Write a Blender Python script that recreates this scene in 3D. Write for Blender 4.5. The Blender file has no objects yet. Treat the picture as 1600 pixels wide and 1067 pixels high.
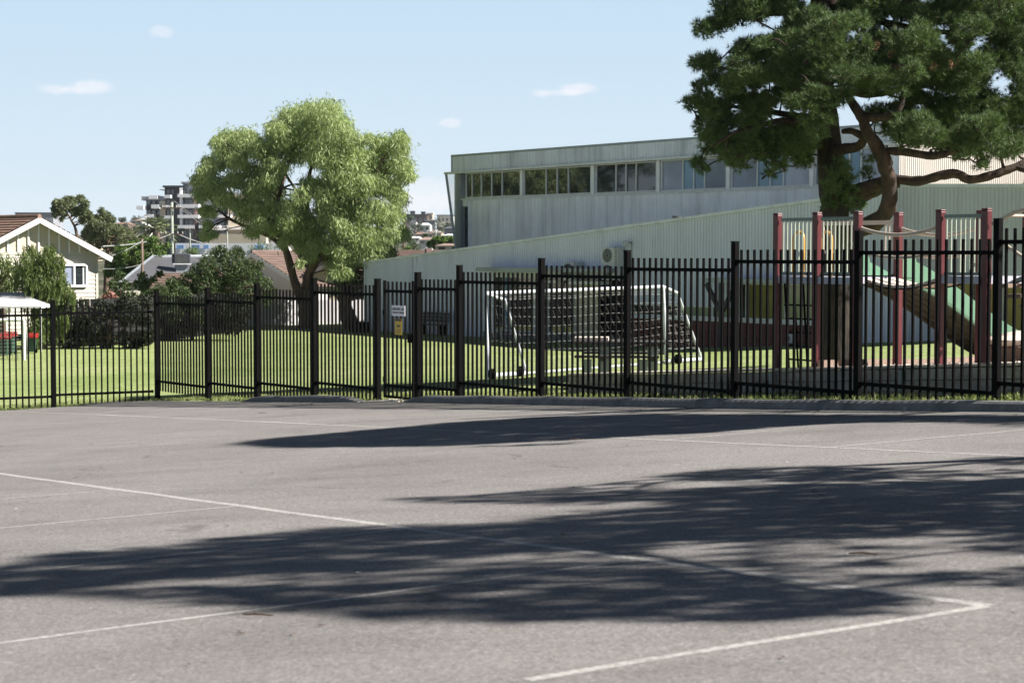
import bpy, bmesh, math, random
import numpy as np
from mathutils import Vector, Matrix
R = math.radians
sc = bpy.context.scene
COL = sc.collection
random.seed(7)
rng = np.random.default_rng(11)

# ------------------------------------------------------------------ camera model (photo is 1600 x 1067)
E = 1.25                       # eye height over the ground under the camera
FPX = 2900.0
TH = math.atan(137.5/FPX)
CT, ST = math.cos(TH), math.sin(TH)

def ray(x, y):
    u = (x-800.0)/FPX; v = (533.5-y)/FPX
    return Vector((u, CT+v*ST, -ST+v*CT))

def P(x, y, Y):
    d = ray(x, y); k = Y/d.y
    return Vector((d.x*k, Y, E+d.z*k))

def smin(a, b, k):
    h = max(k-abs(a-b), 0.0)/k
    return min(a, b)-h*h*k*0.25

def sstep(a, b, t):
    t = min(max((t-a)/(b-a), 0.0), 1.0)
    return t*t*(3-2*t)

def gz(X, Y):
    Xc = min(max(X, -45.0), 24.0)
    pl = 1.25-0.0527*Xc+0.03738*max(Y, -30.0)
    d = smin(pl, 3.45, 0.3)
    z = E-d
    if Y > 120:
        z += 2.3*sstep(120, 560, Y)+15.0*sstep(560, 1400, Y)
    return z

def gp(x, y):
    """point of the ground seen at pixel x, y"""
    d = ray(x, y)
    lo, hi = 1.0, 900.0
    def below(Y):
        k = Y/d.y
        return E+d.z*k < gz(d.x*k, Y)
    Y = lo
    while Y < hi and not below(Y):
        Y *= 1.02
    a, b = Y/1.02, Y
    for _ in range(30):
        m = 0.5*(a+b)
        if below(m): b = m
        else: a = m
    k = b/d.y
    return Vector((d.x*k, b, gz(d.x*k, b)))

def on_wall(x, y, A, n):
    """where the view through pixel x, y meets the vertical plane through A with normal n"""
    d = ray(x, y)
    k = ((A[0])*n[0]+(A[1])*n[1])/(d.x*n[0]+d.y*n[1])
    return Vector((d.x*k, d.y*k, E+d.z*k))

# ------------------------------------------------------------------ materials
def mat_new(name):
    m = bpy.data.materials.new(name); m.use_nodes = True
    nt = m.node_tree
    b = nt.nodes['Principled BSDF']
    return m, nt, b

def N(nt, t, **kw):
    n = nt.nodes.new(t)
    for k, v in kw.items():
        setattr(n, k, v)
    return n

def L(nt, a, b): nt.links.new(a, b)

def ramp(nt, fac, stops):
    r = N(nt, 'ShaderNodeValToRGB')
    el = r.color_ramp.elements
    while len(el) > len(stops): el.remove(el[-1])
    while len(el) < len(stops): el.new(0.5)
    for e, (p, c) in zip(el, stops):
        e.position = p
        e.color = (c[0], c[1], c[2], 1) if not isinstance(c, (int, float)) else (c, c, c, 1)
    L(nt, fac, r.inputs[0])
    return r.outputs[0]

def coords(nt, scale=(1, 1, 1)):
    tc = N(nt, 'ShaderNodeNewGeometry')
    mp = N(nt, 'ShaderNodeMapping'); mp.inputs['Scale'].default_value = scale
    L(nt, tc.outputs['Position'], mp.inputs[0])
    return mp.outputs[0]

def noise(nt, vec, scale, detail=4, rough=0.6):
    n = N(nt, 'ShaderNodeTexNoise')
    n.inputs['Scale'].default_value = scale; n.inputs['Detail'].default_value = detail
    n.inputs['Roughness'].default_value = rough
    L(nt, vec, n.inputs['Vector'])
    return n.outputs['Fac']

def mixc(nt, fac, a, b, mode='MIX'):
    m = N(nt, 'ShaderNodeMix', data_type='RGBA', blend_type=mode)
    for sock, v in ((m.inputs[0], fac), (m.inputs[6], a), (m.inputs[7], b)):
        if isinstance(v, (int, float)): sock.default_value = v
        elif isinstance(v, tuple): sock.default_value = (v[0], v[1], v[2], 1)
        else: L(nt, v, sock)
    return m.outputs[2]

def bump(nt, b, h, dist=0.02, strength=0.5):
    n = N(nt, 'ShaderNodeBump'); n.inputs['Distance'].default_value = dist
    n.inputs['Strength'].default_value = strength
    L(nt, h, n.inputs['Height']); L(nt, n.outputs[0], b.inputs['Normal'])

def M_plain(name, c, rough=0.6, metal=0.0, var=0.18, scale=3.0, stretch=(1, 1, 1), spec=0.5, fine=0.0):
    m, nt, b = mat_new(name)
    v = coords(nt, stretch)
    f = noise(nt, v, scale, 5)
    lo = tuple(x*(1-var) for x in c); hi = tuple(min(1, x*(1+var)) for x in c)
    colr = ramp(nt, f, [(0.3, lo), (0.7, hi)])
    if fine:
        f2 = noise(nt, coords(nt), scale*14, 3)
        colr = mixc(nt, fine, colr, ramp(nt, f2, [(0.3, 0.25), (0.7, 1.0)]), 'MULTIPLY')
    L(nt, colr, b.inputs['Base Color'])
    b.inputs['Roughness'].default_value = rough; b.inputs['Metallic'].default_value = metal
    b.inputs['Specular IOR Level'].default_value = spec
    return m

def M_asphalt():
    m, nt, b = mat_new('asphalt')
    v = coords(nt)
    f1 = noise(nt, v, 0.35, 5, 0.6)
    base = ramp(nt, f1, [(0.30, (0.176, 0.165, 0.160)), (0.5, (0.200, 0.189, 0.184)), (0.72, (0.221, 0.210, 0.205))])
    vs = coords(nt, (0.5, 1.0, 1.0))
    f3 = noise(nt, vs, 1.4, 6, 0.65)
    base = mixc(nt, 0.5, base, ramp(nt, f3, [(0.33, 0.70), (0.5, 1.0), (0.68, 1.14)]), 'MULTIPLY')
    # stains
    f5 = noise(nt, v, 0.8, 6, 0.75)
    base = mixc(nt, ramp(nt, f5, [(0.57, 0.0), (0.74, 0.42)]), base, (0.085, 0.08, 0.078))
    # stones of the aggregate
    for sc_, am in ((110, 0.52), (55, 0.16)):
        vo = N(nt, 'ShaderNodeTexVoronoi'); vo.inputs['Scale'].default_value = sc_
        L(nt, v, vo.inputs['Vector'])
        st = ramp(nt, vo.outputs['Color'], [(0.15, 0.5), (0.5, 1.0), (0.78, 1.2), (0.9, 1.9)])
        base = mixc(nt, am, base, st, 'MULTIPLY')
    f4 = noise(nt, v, 40, 3)
    base = mixc(nt, 0.5, base, ramp(nt, f4, [(0.35, 0.65), (0.65, 1.3)]), 'MULTIPLY')
    # hairline cracks here and there
    wv = N(nt, 'ShaderNodeVectorMath', operation='ADD'); L(nt, v, wv.inputs[0])
    nz = N(nt, 'ShaderNodeTexNoise'); nz.inputs['Scale'].default_value = 1.3; nz.inputs['Detail'].default_value = 5; L(nt, v, nz.inputs['Vector']); L(nt, nz.outputs['Color'], wv.inputs[1])
    vc = N(nt, 'ShaderNodeTexVoronoi', feature='DISTANCE_TO_EDGE'); vc.inputs['Scale'].default_value = 0.33; L(nt, wv.outputs[0], vc.inputs['Vector'])
    cr = ramp(nt, vc.outputs['Distance'], [(0.0, 1.0), (0.005, 0.8), (0.012, 0.0)])
    mk = ramp(nt, noise(nt, v, 0.45, 3), [(0.53, 0.0), (0.63, 0.55)])
    ml = N(nt, 'ShaderNodeMath', operation='MULTIPLY'); L(nt, cr, ml.inputs[0]); L(nt, mk, ml.inputs[1])
    base = mixc(nt, ml.outputs[0], base, (0.05, 0.046, 0.044))
    L(nt, base, b.inputs['Base Color'])
    b.inputs['Roughness'].default_value = 0.95
    b.inputs['Specular IOR Level'].default_value = 0.15
    return m

def M_paint():
    m, nt, b = mat_new('worn_line_paint')
    v = coords(nt)
    f = noise(nt, v, 30, 5, 0.7)
    f2 = noise(nt, v, 2.2, 4, 0.6)
    ad = N(nt, 'ShaderNodeMath', operation='MULTIPLY_ADD'); L(nt, f, ad.inputs[0]); ad.inputs[1].default_value = 1.3; m2 = N(nt, 'ShaderNodeMath', operation='MULTIPLY'); L(nt, f2, m2.inputs[0]); m2.inputs[1].default_value = 0.45; L(nt, m2.outputs[0], ad.inputs[2])
    sb = N(nt, 'ShaderNodeMath', operation='SUBTRACT'); L(nt, ad.outputs[0], sb.inputs[0]); sb.inputs[1].default_value = 0.36
    c = ramp(nt, sb.outputs[0], [(0.28, (0.24, 0.23, 0.222)), (0.46, (0.335, 0.323, 0.311)), (0.66, (0.41, 0.395, 0.38))])
    vo = N(nt, 'ShaderNodeTexVoronoi'); vo.inputs['Scale'].default_value = 70; L(nt, v, vo.inputs['Vector'])
    c = mixc(nt, 0.5, c, ramp(nt, vo.outputs['Color'], [(0.15, 0.5), (0.5, 1.0), (0.9, 1.3)]), 'MULTIPLY')
    L(nt, c, b.inputs['Base Color']); b.inputs['Roughness'].default_value = 0.95
    b.inputs['Specular IOR Level'].default_value = 0.15
    return m

def M_grass():
    m, nt, b = mat_new('lawn_grass')
    v = coords(nt)
    f = noise(nt, v, 0.25, 5, 0.6)
    c = ramp(nt, f, [(0.3, (0.205, 0.262, 0.090)), (0.5, (0.260, 0.318, 0.125)), (0.7, (0.320, 0.355, 0.168))])
    f2 = noise(nt, coords(nt, (1.0, 0.35, 1.0)), 5.0, 6, 0.7)
    c = mixc(nt, 0.7, c, ramp(nt, f2, [(0.3, 0.5), (0.7, 1.25)]), 'MULTIPLY')
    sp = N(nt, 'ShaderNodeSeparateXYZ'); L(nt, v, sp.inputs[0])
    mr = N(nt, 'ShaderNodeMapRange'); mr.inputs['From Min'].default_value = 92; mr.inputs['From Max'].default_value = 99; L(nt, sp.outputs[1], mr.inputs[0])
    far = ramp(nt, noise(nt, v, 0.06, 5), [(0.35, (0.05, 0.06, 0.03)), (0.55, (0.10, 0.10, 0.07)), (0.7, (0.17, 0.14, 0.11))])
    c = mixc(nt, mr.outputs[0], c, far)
    L(nt, c, b.inputs['Base Color']); b.inputs['Roughness'].default_value = 0.95
    b.inputs['Specular IOR Level'].default_value = 0.1
    bump(nt, b, noise(nt, v, 30, 4), 0.03, 0.6)
    return m

def M_leaf(name, c1, c2, trans=0.3, rough=0.55):
    m, nt, b = mat_new(name)
    g = N(nt, 'ShaderNodeNewGeometry')
    f = noise(nt, g.outputs['Position'], 0.9, 3)
    ad = N(nt, 'ShaderNodeMath', operation='MULTIPLY_ADD')
    L(nt, g.outputs['Random Per Island'], ad.inputs[0]); ad.inputs[1].default_value = 0.75
    L(nt, f, ad.inputs[2])
    c = ramp(nt, ad.outputs[0], [(0.38, c1), (1.1, c2)])
    L(nt, c, b.inputs['Base Color']); b.inputs['Roughness'].default_value = rough
    b.inputs['Specular IOR Level'].default_value = 0.25
    tr = N(nt, 'ShaderNodeBsdfTranslucent')
    L(nt, mixc(nt, 0.6, c, (0.8, 1.0, 0.35), 'MULTIPLY'), tr.inputs[0])
    mx = N(nt, 'ShaderNodeMixShader'); mx.inputs[0].default_value = trans
    L(nt, b.outputs[0], mx.inputs[1]); L(nt, tr.outputs[0], mx.inputs[2])
    L(nt, mx.outputs[0], nt.nodes['Material Output'].inputs[0])
    return m

def M_bark(name, c1, c2, scale=6.0):
    m, nt, b = mat_new(name)
    v = coords(nt, (1, 1, 0.22))
    f = noise(nt, v, scale, 7, 0.7)
    L(nt, ramp(nt, f, [(0.33, c1), (0.62, c2)]), b.inputs['Base Color'])
    b.inputs['Roughness'].default_value = 0.95
    bump(nt, b, f, 0.08, 0.9)
    return m

def M_brick():
    m, nt, b = mat_new('red_brick')
    tc = N(nt, 'ShaderNodeNewGeometry')
    # run along the wall (0.603, -0.797) and height
    d1 = N(nt, 'ShaderNodeVectorMath', operation='DOT_PRODUCT'); d1.inputs[1].default_value = (0.603, -0.797, 0)
    L(nt, tc.outputs['Position'], d1.inputs[0])
    sp = N(nt, 'ShaderNodeSeparateXYZ'); L(nt, tc.outputs['Position'], sp.inputs[0])
    cb = N(nt, 'ShaderNodeCombineXYZ'); L(nt, d1.outputs['Value'], cb.inputs[0]); L(nt, sp.outputs[2], cb.inputs[1])
    br = N(nt, 'ShaderNodeTexBrick')
    br.inputs['Scale'].default_value = 1.0; br.inputs['Brick Width'].default_value = 0.24; br.inputs['Row Height'].default_value = 0.086
    br.inputs['Mortar Size'].default_value = 0.010
    br.inputs['Color1'].default_value = (0.17, 0.045, 0.035, 1); br.inputs['Color2'].default_value = (0.105, 0.032, 0.03, 1)
    br.inputs['Mortar'].default_value = (0.12, 0.07, 0.06, 1)
    L(nt, cb.outputs[0], br.inputs['Vector'])
    L(nt, br.outputs['Color'], b.inputs['Base Color']); b.inputs['Roughness'].default_value = 0.9
    return m

def M_glass(name, tint=(0.02, 0.025, 0.028), rough=0.03, spec=1.0):
    m, nt, b = mat_new(name)
    v = coords(nt)
    f = noise(nt, v, 0.6, 2)
    L(nt, ramp(nt, f, [(0.3, tuple(x*0.7 for x in tint)), (0.7, tuple(x*1.3 for x in tint))]), b.inputs['Base Color'])
    b.inputs['Roughness'].default_value = rough
    b.inputs['IOR'].default_value = 1.8; b.inputs['Specular IOR Level'].default_value = spec*0.5
    bump(nt, b, noise(nt, v, 1.1, 1), 0.02, 0.06)
    return m

def M_cladding(name, c, seam, stain=0.5, seamw=0.06):
    """ribbed wall sheet with vertical dirt streaks"""
    m, nt, b = mat_new(name)
    tc = N(nt, 'ShaderNodeNewGeometry')
    d1 = N(nt, 'ShaderNodeVectorMath', operation='DOT_PRODUCT'); d1.inputs[1].default_value = (0.603, -0.797, 0)
    L(nt, tc.outputs['Position'], d1.inputs[0])
    sp = N(nt, 'ShaderNodeSeparateXYZ'); L(nt, tc.outputs['Position'], sp.inputs[0])
    cb = N(nt, 'ShaderNodeCombineXYZ'); L(nt, d1.outputs['Value'], cb.inputs[0]); L(nt, sp.outputs[2], cb.inputs[1])
    mp = N(nt, 'ShaderNodeMapping'); mp.inputs['Scale'].default_value = (1.6, 0.12, 1); L(nt, cb.outputs[0], mp.inputs[0])
    f = noise(nt, mp.outputs[0], 1.0, 7, 0.7)
    col = ramp(nt, f, [(0.28, tuple(x*(1-0.38*stain) for x in c)), (0.5, c), (0.75, tuple(min(1, x*1.1) for x in c))])
    f2 = noise(nt, cb.outputs[0], 0.5, 4)
    col = mixc(nt, 0.35*stain, col, ramp(nt, f2, [(0.35, 0.6), (0.65, 1.1)]), 'MULTIPLY')
    if seam:
        md = N(nt, 'ShaderNodeMath', operation='FRACT')
        dv = N(nt, 'ShaderNodeMath', operation='DIVIDE'); L(nt, d1.outputs['Value'], dv.inputs[0]); dv.inputs[1].default_value = seam
        L(nt, dv.outputs[0], md.inputs[0])
        s = ramp(nt, md.outputs[0], [(0.0, 0.62), (seamw, 1.0), (1-seamw*0.4, 1.0), (1.0, 0.62)])
        col = mixc(nt, 0.75, col, s, 'MULTIPLY')
    L(nt, col, b.inputs['Base Color']); b.inputs['Roughness'].default_value = 0.5
    return m

def M_stain_concrete(name, c, spots=(0.5, 0.52, 0.55)):
    m, nt, b = mat_new(name)
    v = coords(nt)
    f = noise(nt, v, 3.5, 6, 0.7)
    col = ramp(nt, f, [(0.3, tuple(x*0.55 for x in c)), (0.6, c)])
    f2 = noise(nt, v, 11, 5, 0.7)
    col = mixc(nt, ramp(nt, f2, [(0.60, 0.0), (0.70, 0.5)]), col, spots)
    L(nt, col, b.inputs['Base Color']); b.inputs['Roughness'].default_value = 0.9
    bump(nt, b, f2, 0.02, 0.4)
    return m

def M_mulch():
    m, nt, b = mat_new('bark_mulch')
    v = coords(nt)
    vo = N(nt, 'ShaderNodeTexVoronoi'); vo.inputs['Scale'].default_value = 34; L(nt, v, vo.inputs['Vector'])
    col = ramp(nt, vo.outputs['Color'], [(0.1, (0.30, 0.22, 0.16)), (0.5, (0.52, 0.41, 0.32)), (0.9, (0.66, 0.56, 0.46))])
    L(nt, col, b.inputs['Base Color']); b.inputs['Roughness'].default_value = 0.95
    bump(nt, b, vo.outputs['Distance'], 0.06, 0.9)
    return m

MT = {}
MT['asphalt'] = M_asphalt()
MT['paint'] = M_paint()
MT['grass'] = M_grass()
MT['black'] = M_plain('black_powder_coat', (0.0022, 0.002, 0.0023), 0.7, 0, 0.25, 2.0, spec=0.08)
MT['kerb'] = M_stain_concrete('kerb_concrete', (0.17, 0.17, 0.17), (0.36, 0.37, 0.39))
MT['sleeper'] = M_stain_concrete('retaining_concrete', (0.44, 0.395, 0.365), (0.4, 0.36, 0.33))
MT['cap'] = M_plain('weathered_cap', (0.60, 0.53, 0.47), 0.9, 0, 0.25, 5)
MT['mulch'] = M_mulch()
MT['sand'] = M_plain('dry_dirt', (0.36, 0.28, 0.2), 0.95, 0, 0.3, 4, fine=0.5)
MT['green_clad'] = M_cladding('pale_green_ribbed_sheet', (0.635, 0.655, 0.76), 0, 0.3)
MT['grey_clad'] = M_cladding('weathered_grey_panel', (0.77, 0.785, 0.80), 0.52, 0.8)
MT['fascia'] = M_cladding('grey_green_fascia_sheet', (0.68, 0.705, 0.76), 0.9, 0.85, 0.03)
MT['beige_clad'] = M_cladding('cream_ribbed_sheet', (0.55, 0.50, 0.44), 0, 0.2)
MT['zinc'] = M_plain('grey_trim', (0.27, 0.30, 0.32), 0.45, 0.2, 0.15, 2)
MT['white'] = M_plain('white_paint', (0.74, 0.74, 0.74), 0.45, 0, 0.07, 3)
MT['goal_white'] = M_plain('scuffed_goal_paint', (0.50, 0.52, 0.57), 0.5, 0, 0.2, 6)
MT['shelter_roof'] = M_plain('pale_shelter_roof', (0.50, 0.50, 0.51), 0.6, 0, 0.1, 3, (0.2, 1, 1))
MT['offwhite'] = M_plain('off_white_frame', (0.60, 0.61, 0.60), 0.5, 0, 0.1, 3)
MT['glass'] = M_glass('dark_window_glass')
MT['glass_blue'] = M_glass('blue_louvre_glass', (0.10, 0.19, 0.26), 0.08, 0.7)
MT['glass_lilac'] = M_glass('sky_lilac_curtain_glass', (0.22, 0.25, 0.33), 0.06, 0.8)  # sky reflection put into the hall pane colour; curtained pane in the house
MT['glass_tan'] = M_glass('ochre_glass', (0.22, 0.15, 0.03), 0.08, 0.6)  # ochre tint of the right hand doors and windows
MT['glass_olive'] = M_glass('garden_reflection_glass', (0.22, 0.20, 0.06), 0.08, 0.6)  # reflection of sunlit greenery put into the pane colour
MT['glass_green'] = M_glass('pale_green_glass', (0.25, 0.28, 0.17), 0.1, 0.6)  # tall panes: reflection of lit trees put into this green colour
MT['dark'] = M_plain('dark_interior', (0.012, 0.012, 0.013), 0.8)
MT['brick'] = M_brick()
MT['maroon'] = M_plain('maroon_powder_coat', (0.095, 0.016, 0.02), 0.4, 0, 0.12, 4)
MT['sage'] = M_plain('sage_steel_bars', (0.52, 0.56, 0.45), 0.4, 0, 0.08, 4)
MT['sage_dark'] = M_plain('sage_rail', (0.16, 0.21, 0.19), 0.45, 0, 0.1, 4)
MT['deck_edge'] = M_plain('lilac_grey_deck_edge', (0.42, 0.42, 0.50), 0.5, 0, 0.1, 4)
MT['tan'] = M_plain('tan_plastic_tube', (0.50, 0.42, 0.34), 0.45, 0, 0.1, 4)
MT['slide'] = M_plain('green_slide_plastic', (0.12, 0.235, 0.155), 0.35, 0, 0.12, 2)
MT['slide_under'] = M_plain('brown_slide_underside', (0.050, 0.046, 0.028), 0.7, 0, 0.3, 3)
MT['plank'] = M_plain('pale_bridge_planks', (0.62, 0.53, 0.46), 0.7, 0, 0.15, 6)
MT['orange'] = M_plain('orange_plastic', (0.55, 0.30, 0.06), 0.4, 0, 0.1, 3)
MT['timber_dark'] = M_plain('dark_weathered_timber', (0.055, 0.05, 0.05), 0.8, 0, 0.3, 5, (1, 1, 4))
MT['timber'] = M_plain('grey_brown_timber', (0.20, 0.14, 0.11), 0.85, 0, 0.3, 4)
MT['tile'] = M_plain('terracotta_tiles', (0.27, 0.165, 0.125), 0.85, 0, 0.28, 2.2, fine=0.35)
MT['tile_old'] = M_plain('faded_terracotta_tiles', (0.28, 0.20, 0.165), 0.85, 0, 0.25, 1.2, fine=0.35)
MT['tile_brown'] = M_plain('brown_tiles', (0.17, 0.115, 0.095), 0.85, 0, 0.25, 2.2, fine=0.35)
MT['grey_rib'] = M_cladding('grey_ribbed_sheet', (0.56, 0.565, 0.63), 0, 0.5)
MT['cream'] = M_plain('cream_weatherboard', (0.50, 0.47, 0.395), 0.6, 0, 0.06, 2)
MT['cream_panel'] = M_plain('cream_sheet', (0.50, 0.445, 0.345), 0.6, 0, 0.06, 2)
MT['grey_roof'] = M_plain('grey_metal_roof', (0.105, 0.105, 0.115), 0.45, 0.1, 0.12, 0.8)
MT['shade_dark_fence'] = M_plain('shade_dark_boards', (0.006, 0.006, 0.007), 0.8, 0, 0.3, 2)  # tree shade over the boards is put into this near-black colour
MT['pale_fence'] = M_plain('pale_painted_boards', (0.55, 0.53, 0.54), 0.7, 0, 0.1, 1.5, fine=0.15)
MT['net'] = M_plain('grey_white_net', (0.30, 0.30, 0.30), 0.8, 0, 0.2, 5)
MT['red'] = M_plain('red_plastic', (0.26, 0.02, 0.018), 0.4, 0, 0.1, 3)
MT['bin_green'] = M_plain('dark_green_plastic', (0.02, 0.06, 0.04), 0.5, 0, 0.2, 3)
MT['ac'] = M_plain('ac_casing', (0.50, 0.51, 0.52), 0.5, 0, 0.05, 3)
MT['ac_dark'] = M_plain('ac_grille', (0.05, 0.055, 0.055), 0.6)
MT['yellow'] = M_plain('yellow_sign', (0.62, 0.42, 0.06), 0.5, 0, 0.06, 8)
MT['ink'] = M_plain('sign_ink', (0.03, 0.03, 0.035), 0.6)
MT['sign'] = M_plain('white_sign', (0.72, 0.70, 0.74), 0.5, 0, 0.04, 8)
MT['pole'] = M_plain('weathered_pole', (0.30, 0.33, 0.28), 0.85, 0, 0.25, 2, (1, 1, 0.3))
MT['pole_brown'] = M_plain('brown_timber_pole', (0.17, 0.12, 0.09), 0.9, 0, 0.25, 2, (1, 1, 0.3))
MT['wire'] = M_plain('power_cable', (0.30, 0.30, 0.30), 0.6)
MT['apt_dark'] = M_plain('charcoal_render', (0.035, 0.038, 0.048), 0.7, 0, 0.1, 0.2)
MT['apt_grey'] = M_plain('mid_grey_render', (0.26, 0.27, 0.30), 0.7, 0, 0.1, 0.2)
MT['apt_beige'] = M_plain('beige_render', (0.55, 0.47, 0.36), 0.7, 0, 0.08, 0.2)
MT['apt_white'] = M_plain('white_balcony', (0.78, 0.78, 0.80), 0.6, 0, 0.08, 0.3)
MT['blue'] = M_plain('blue_banner', (0.18, 0.33, 0.62), 0.6, 0, 0.4, 0.15)
MT['bark_pine'] = M_bark('pine_bark', (0.012, 0.010, 0.009), (0.060, 0.046, 0.038))
MT['bark_limb'] = M_bark('reddish_pine_bark', (0.016, 0.012, 0.009), (0.085, 0.056, 0.040))
MT['bark_euc'] = M_bark('eucalypt_bark', (0.04, 0.027, 0.021), (0.16, 0.105, 0.075), 4)
MT['leaf_euc'] = M_leaf('eucalypt_leaf', (0.135, 0.175, 0.072), (0.43, 0.50, 0.25), 0.42)
MT['leaf_pine'] = M_leaf('pine_needle', (0.020, 0.036, 0.014), (0.128, 0.188, 0.072), 0.22)
MT['leaf_willow'] = M_leaf('weeping_shrub_leaf', (0.045, 0.075, 0.02), (0.15, 0.19, 0.06), 0.3)
MT['leaf_dark'] = M_leaf('dark_tree_leaf', (0.020, 0.040, 0.014), (0.065, 0.095, 0.032), 0.22)
MT['leaf_black'] = M_leaf('shade_dark_leaf', (0.005, 0.008, 0.005), (0.026, 0.033, 0.018), 0.1, 0.8)  # leaf colour blackened to carry the deep shade along the boundary
MT['leaf_olive'] = M_leaf('olive_gum_leaf', (0.055, 0.072, 0.036), (0.17, 0.195, 0.10), 0.25)
MT['leaf_bush'] = M_leaf('bright_bush_leaf', (0.045, 0.085, 0.018), (0.12, 0.19, 0.045), 0.28)
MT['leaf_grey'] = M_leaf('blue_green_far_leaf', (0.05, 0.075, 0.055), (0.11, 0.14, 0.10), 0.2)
MT['leaf_red'] = M_leaf('reddish_shrub_leaf', (0.16, 0.06, 0.05), (0.30, 0.15, 0.12), 0.2)
MT['cone'] = M_plain('brown_dead_needles', (0.20, 0.10, 0.045), 0.8, 0, 0.3, 4)
MT['blade'] = M_leaf('grass_blade', (0.12, 0.17, 0.04), (0.30, 0.32, 0.14), 0.25)
MT['litter'] = M_plain('dry_leaf', (0.09, 0.05, 0.03), 0.9, 0, 0.5, 30)
MT['paper'] = M_plain('pale_scrap', (0.65, 0.62, 0.58), 0.8)
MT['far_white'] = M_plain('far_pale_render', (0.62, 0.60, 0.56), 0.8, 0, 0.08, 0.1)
MT['far_brown'] = M_plain('far_brown_brick', (0.17, 0.11, 0.10), 0.85, 0, 0.1, 0.1)

# ------------------------------------------------------------------ mesh building
def wloc(o):
    v = Vector((0, 0, 0))
    while o is not None:
        v = v+o.location; o = o.parent
    return v

class MB:
    def __init__(s): s.v = []; s.f = []
    def add(s, vs, fs):
        b = len(s.v); s.v.extend([tuple(p) for p in vs]); s.f.extend([tuple(i+b for i in f) for f in fs]); return s
    def quad(s, a, b, c, d): return s.add([a, b, c, d], [(0, 1, 2, 3)])
    def poly(s, pts): return s.add(pts, [tuple(range(len(pts)))])
    def frame_box(s, o, ax, ay, az):
        """box from corner o with three edge vectors"""
        o = Vector(o); ax = Vector(ax); ay = Vector(ay); az = Vector(az)
        vs = [o, o+ax, o+ax+ay, o+ay, o+az, o+ax+az, o+ax+ay+az, o+ay+az]
        if ax.cross(ay).dot(az) < 0:
            fs = [(0, 1, 2, 3), (4, 7, 6, 5), (0, 4, 5, 1), (1, 5, 6, 2), (2, 6, 7, 3), (3, 7, 4, 0)]
        else:
            fs = [(3, 2, 1, 0), (5, 6, 7, 4), (1, 5, 4, 0), (2, 6, 5, 1), (3, 7, 6, 2), (0, 4, 7, 3)]
        return s.add(vs, fs)
    def box(s, c, size, d=(1, 0), up=None):
        """box centred on c, size along d / across / up"""
        d = Vector((d[0], d[1], 0)).normalized(); n = Vector((-d.y, d.x, 0)); z = Vector((0, 0, 1))
        c = Vector(c)
        return s.frame_box(c-d*size[0]/2-n*size[1]/2-z*size[2]/2, d*size[0], n*size[1], z*size[2])
    def bar(s, p, q, w, h, up=(0, 0, 1)):
        p = Vector(p); q = Vector(q); d = q-p; u = Vector(up)
        side = d.cross(u)
        if side.length < 1e-6: side = d.cross(Vector((0, 1, 0)))
        side.normalize(); u = side.cross(d).normalized()
        return s.frame_box(p-side*w/2-u*h/2, d, side*w, u*h)
    def tube(s, pts, radii, n=8, cap=True):
        pts = [Vector(p) for p in pts]
        if isinstance(radii, (int, float)): radii = [radii]*len(pts)
        base = len(s.v); prev = None
        for i, p in enumerate(pts):
            t = (pts[min(i+1, len(pts)-1)]-pts[max(i-1, 0)])
            if t.length < 1e-9: t = Vector((0, 0, 1))
            t.normalize()
            if prev is None:
                a = t.cross(Vector((0.3, 0.9, 0.2))); a.normalize()
            else:
                a = prev-t*prev.dot(t)
                if a.length < 1e-6: a = t.cross(Vector((0.3, 0.9, 0.2)))
                a.normalize()
            prev = a; b = t.cross(a)
            for k in range(n):
                an = 2*math.pi*k/n
                s.v.append(tuple(p+(a*math.cos(an)+b*math.sin(an))*radii[i]))
        for i in range(len(pts)-1):
            for k in range(n):
                k2 = (k+1) % n
                s.f.append((base+i*n+k, base+i*n+k2, base+(i+1)*n+k2, base+(i+1)*n+k))
        if cap:
            s.f.append(tuple(base+k for k in range(n))[::-1])
            s.f.append(tuple(base+(len(pts)-1)*n+k for k in range(n)))
        return s
    def cyl(s, p, q, r, n=16): return s.tube([p, q], [r, r], n)
    def prism(s, poly, vec):
        """polygon pts extruded by vec"""
        n = len(poly); vec = Vector(vec)
        a = [Vector(p) for p in poly]; b = [p+vec for p in a]
        fs = [tuple(range(n)), tuple(range(2*n-1, n-1, -1))]
        for i in range(n):
            j = (i+1) % n
            fs.append((i, i+n, j+n, j))
        return s.add(a+b, fs)
    def build(s, name, mat, parent=None, smooth=False, bevel=0.0, origin=None):
        off = wloc(parent) if parent is not None else Vector(origin or (0, 0, 0))
        me = bpy.data.meshes.new(name)
        me.from_pydata([(v[0]-off.x, v[1]-off.y, v[2]-off.z) for v in s.v], [], s.f)
        me.materials.append(MT[mat] if isinstance(mat, str) else mat)
        if not smooth and len(s.f) < 60000:
            bm = bmesh.new(); bm.from_mesh(me); bmesh.ops.recalc_face_normals(bm, faces=bm.faces)
            bm.to_mesh(me); bm.free()
        if smooth:
            me.polygons.foreach_set('use_smooth', [True]*len(me.polygons))
        o = bpy.data.objects.new(name, me); COL.objects.link(o)
        if parent is not None: o.parent = parent
        else: o.location = off
        if bevel:
            bv = o.modifiers.new('bevel', 'BEVEL'); bv.width = bevel; bv.segments = 2; bv.limit_method = 'ANGLE'
        return o

def tag(o, label=None, cat=None, group=None, kind=None):
    if label: o['label'] = label
    if cat: o['category'] = cat
    if group: o['group'] = group
    if kind: o['kind'] = kind
    return o

def thing(name, label, cat, loc=(0, 0, 0), group=None):
    o = bpy.data.objects.new(name, None); COL.objects.link(o); o.location = loc
    o.empty_display_size = 0.2
    return tag(o, label, cat, group)

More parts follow.
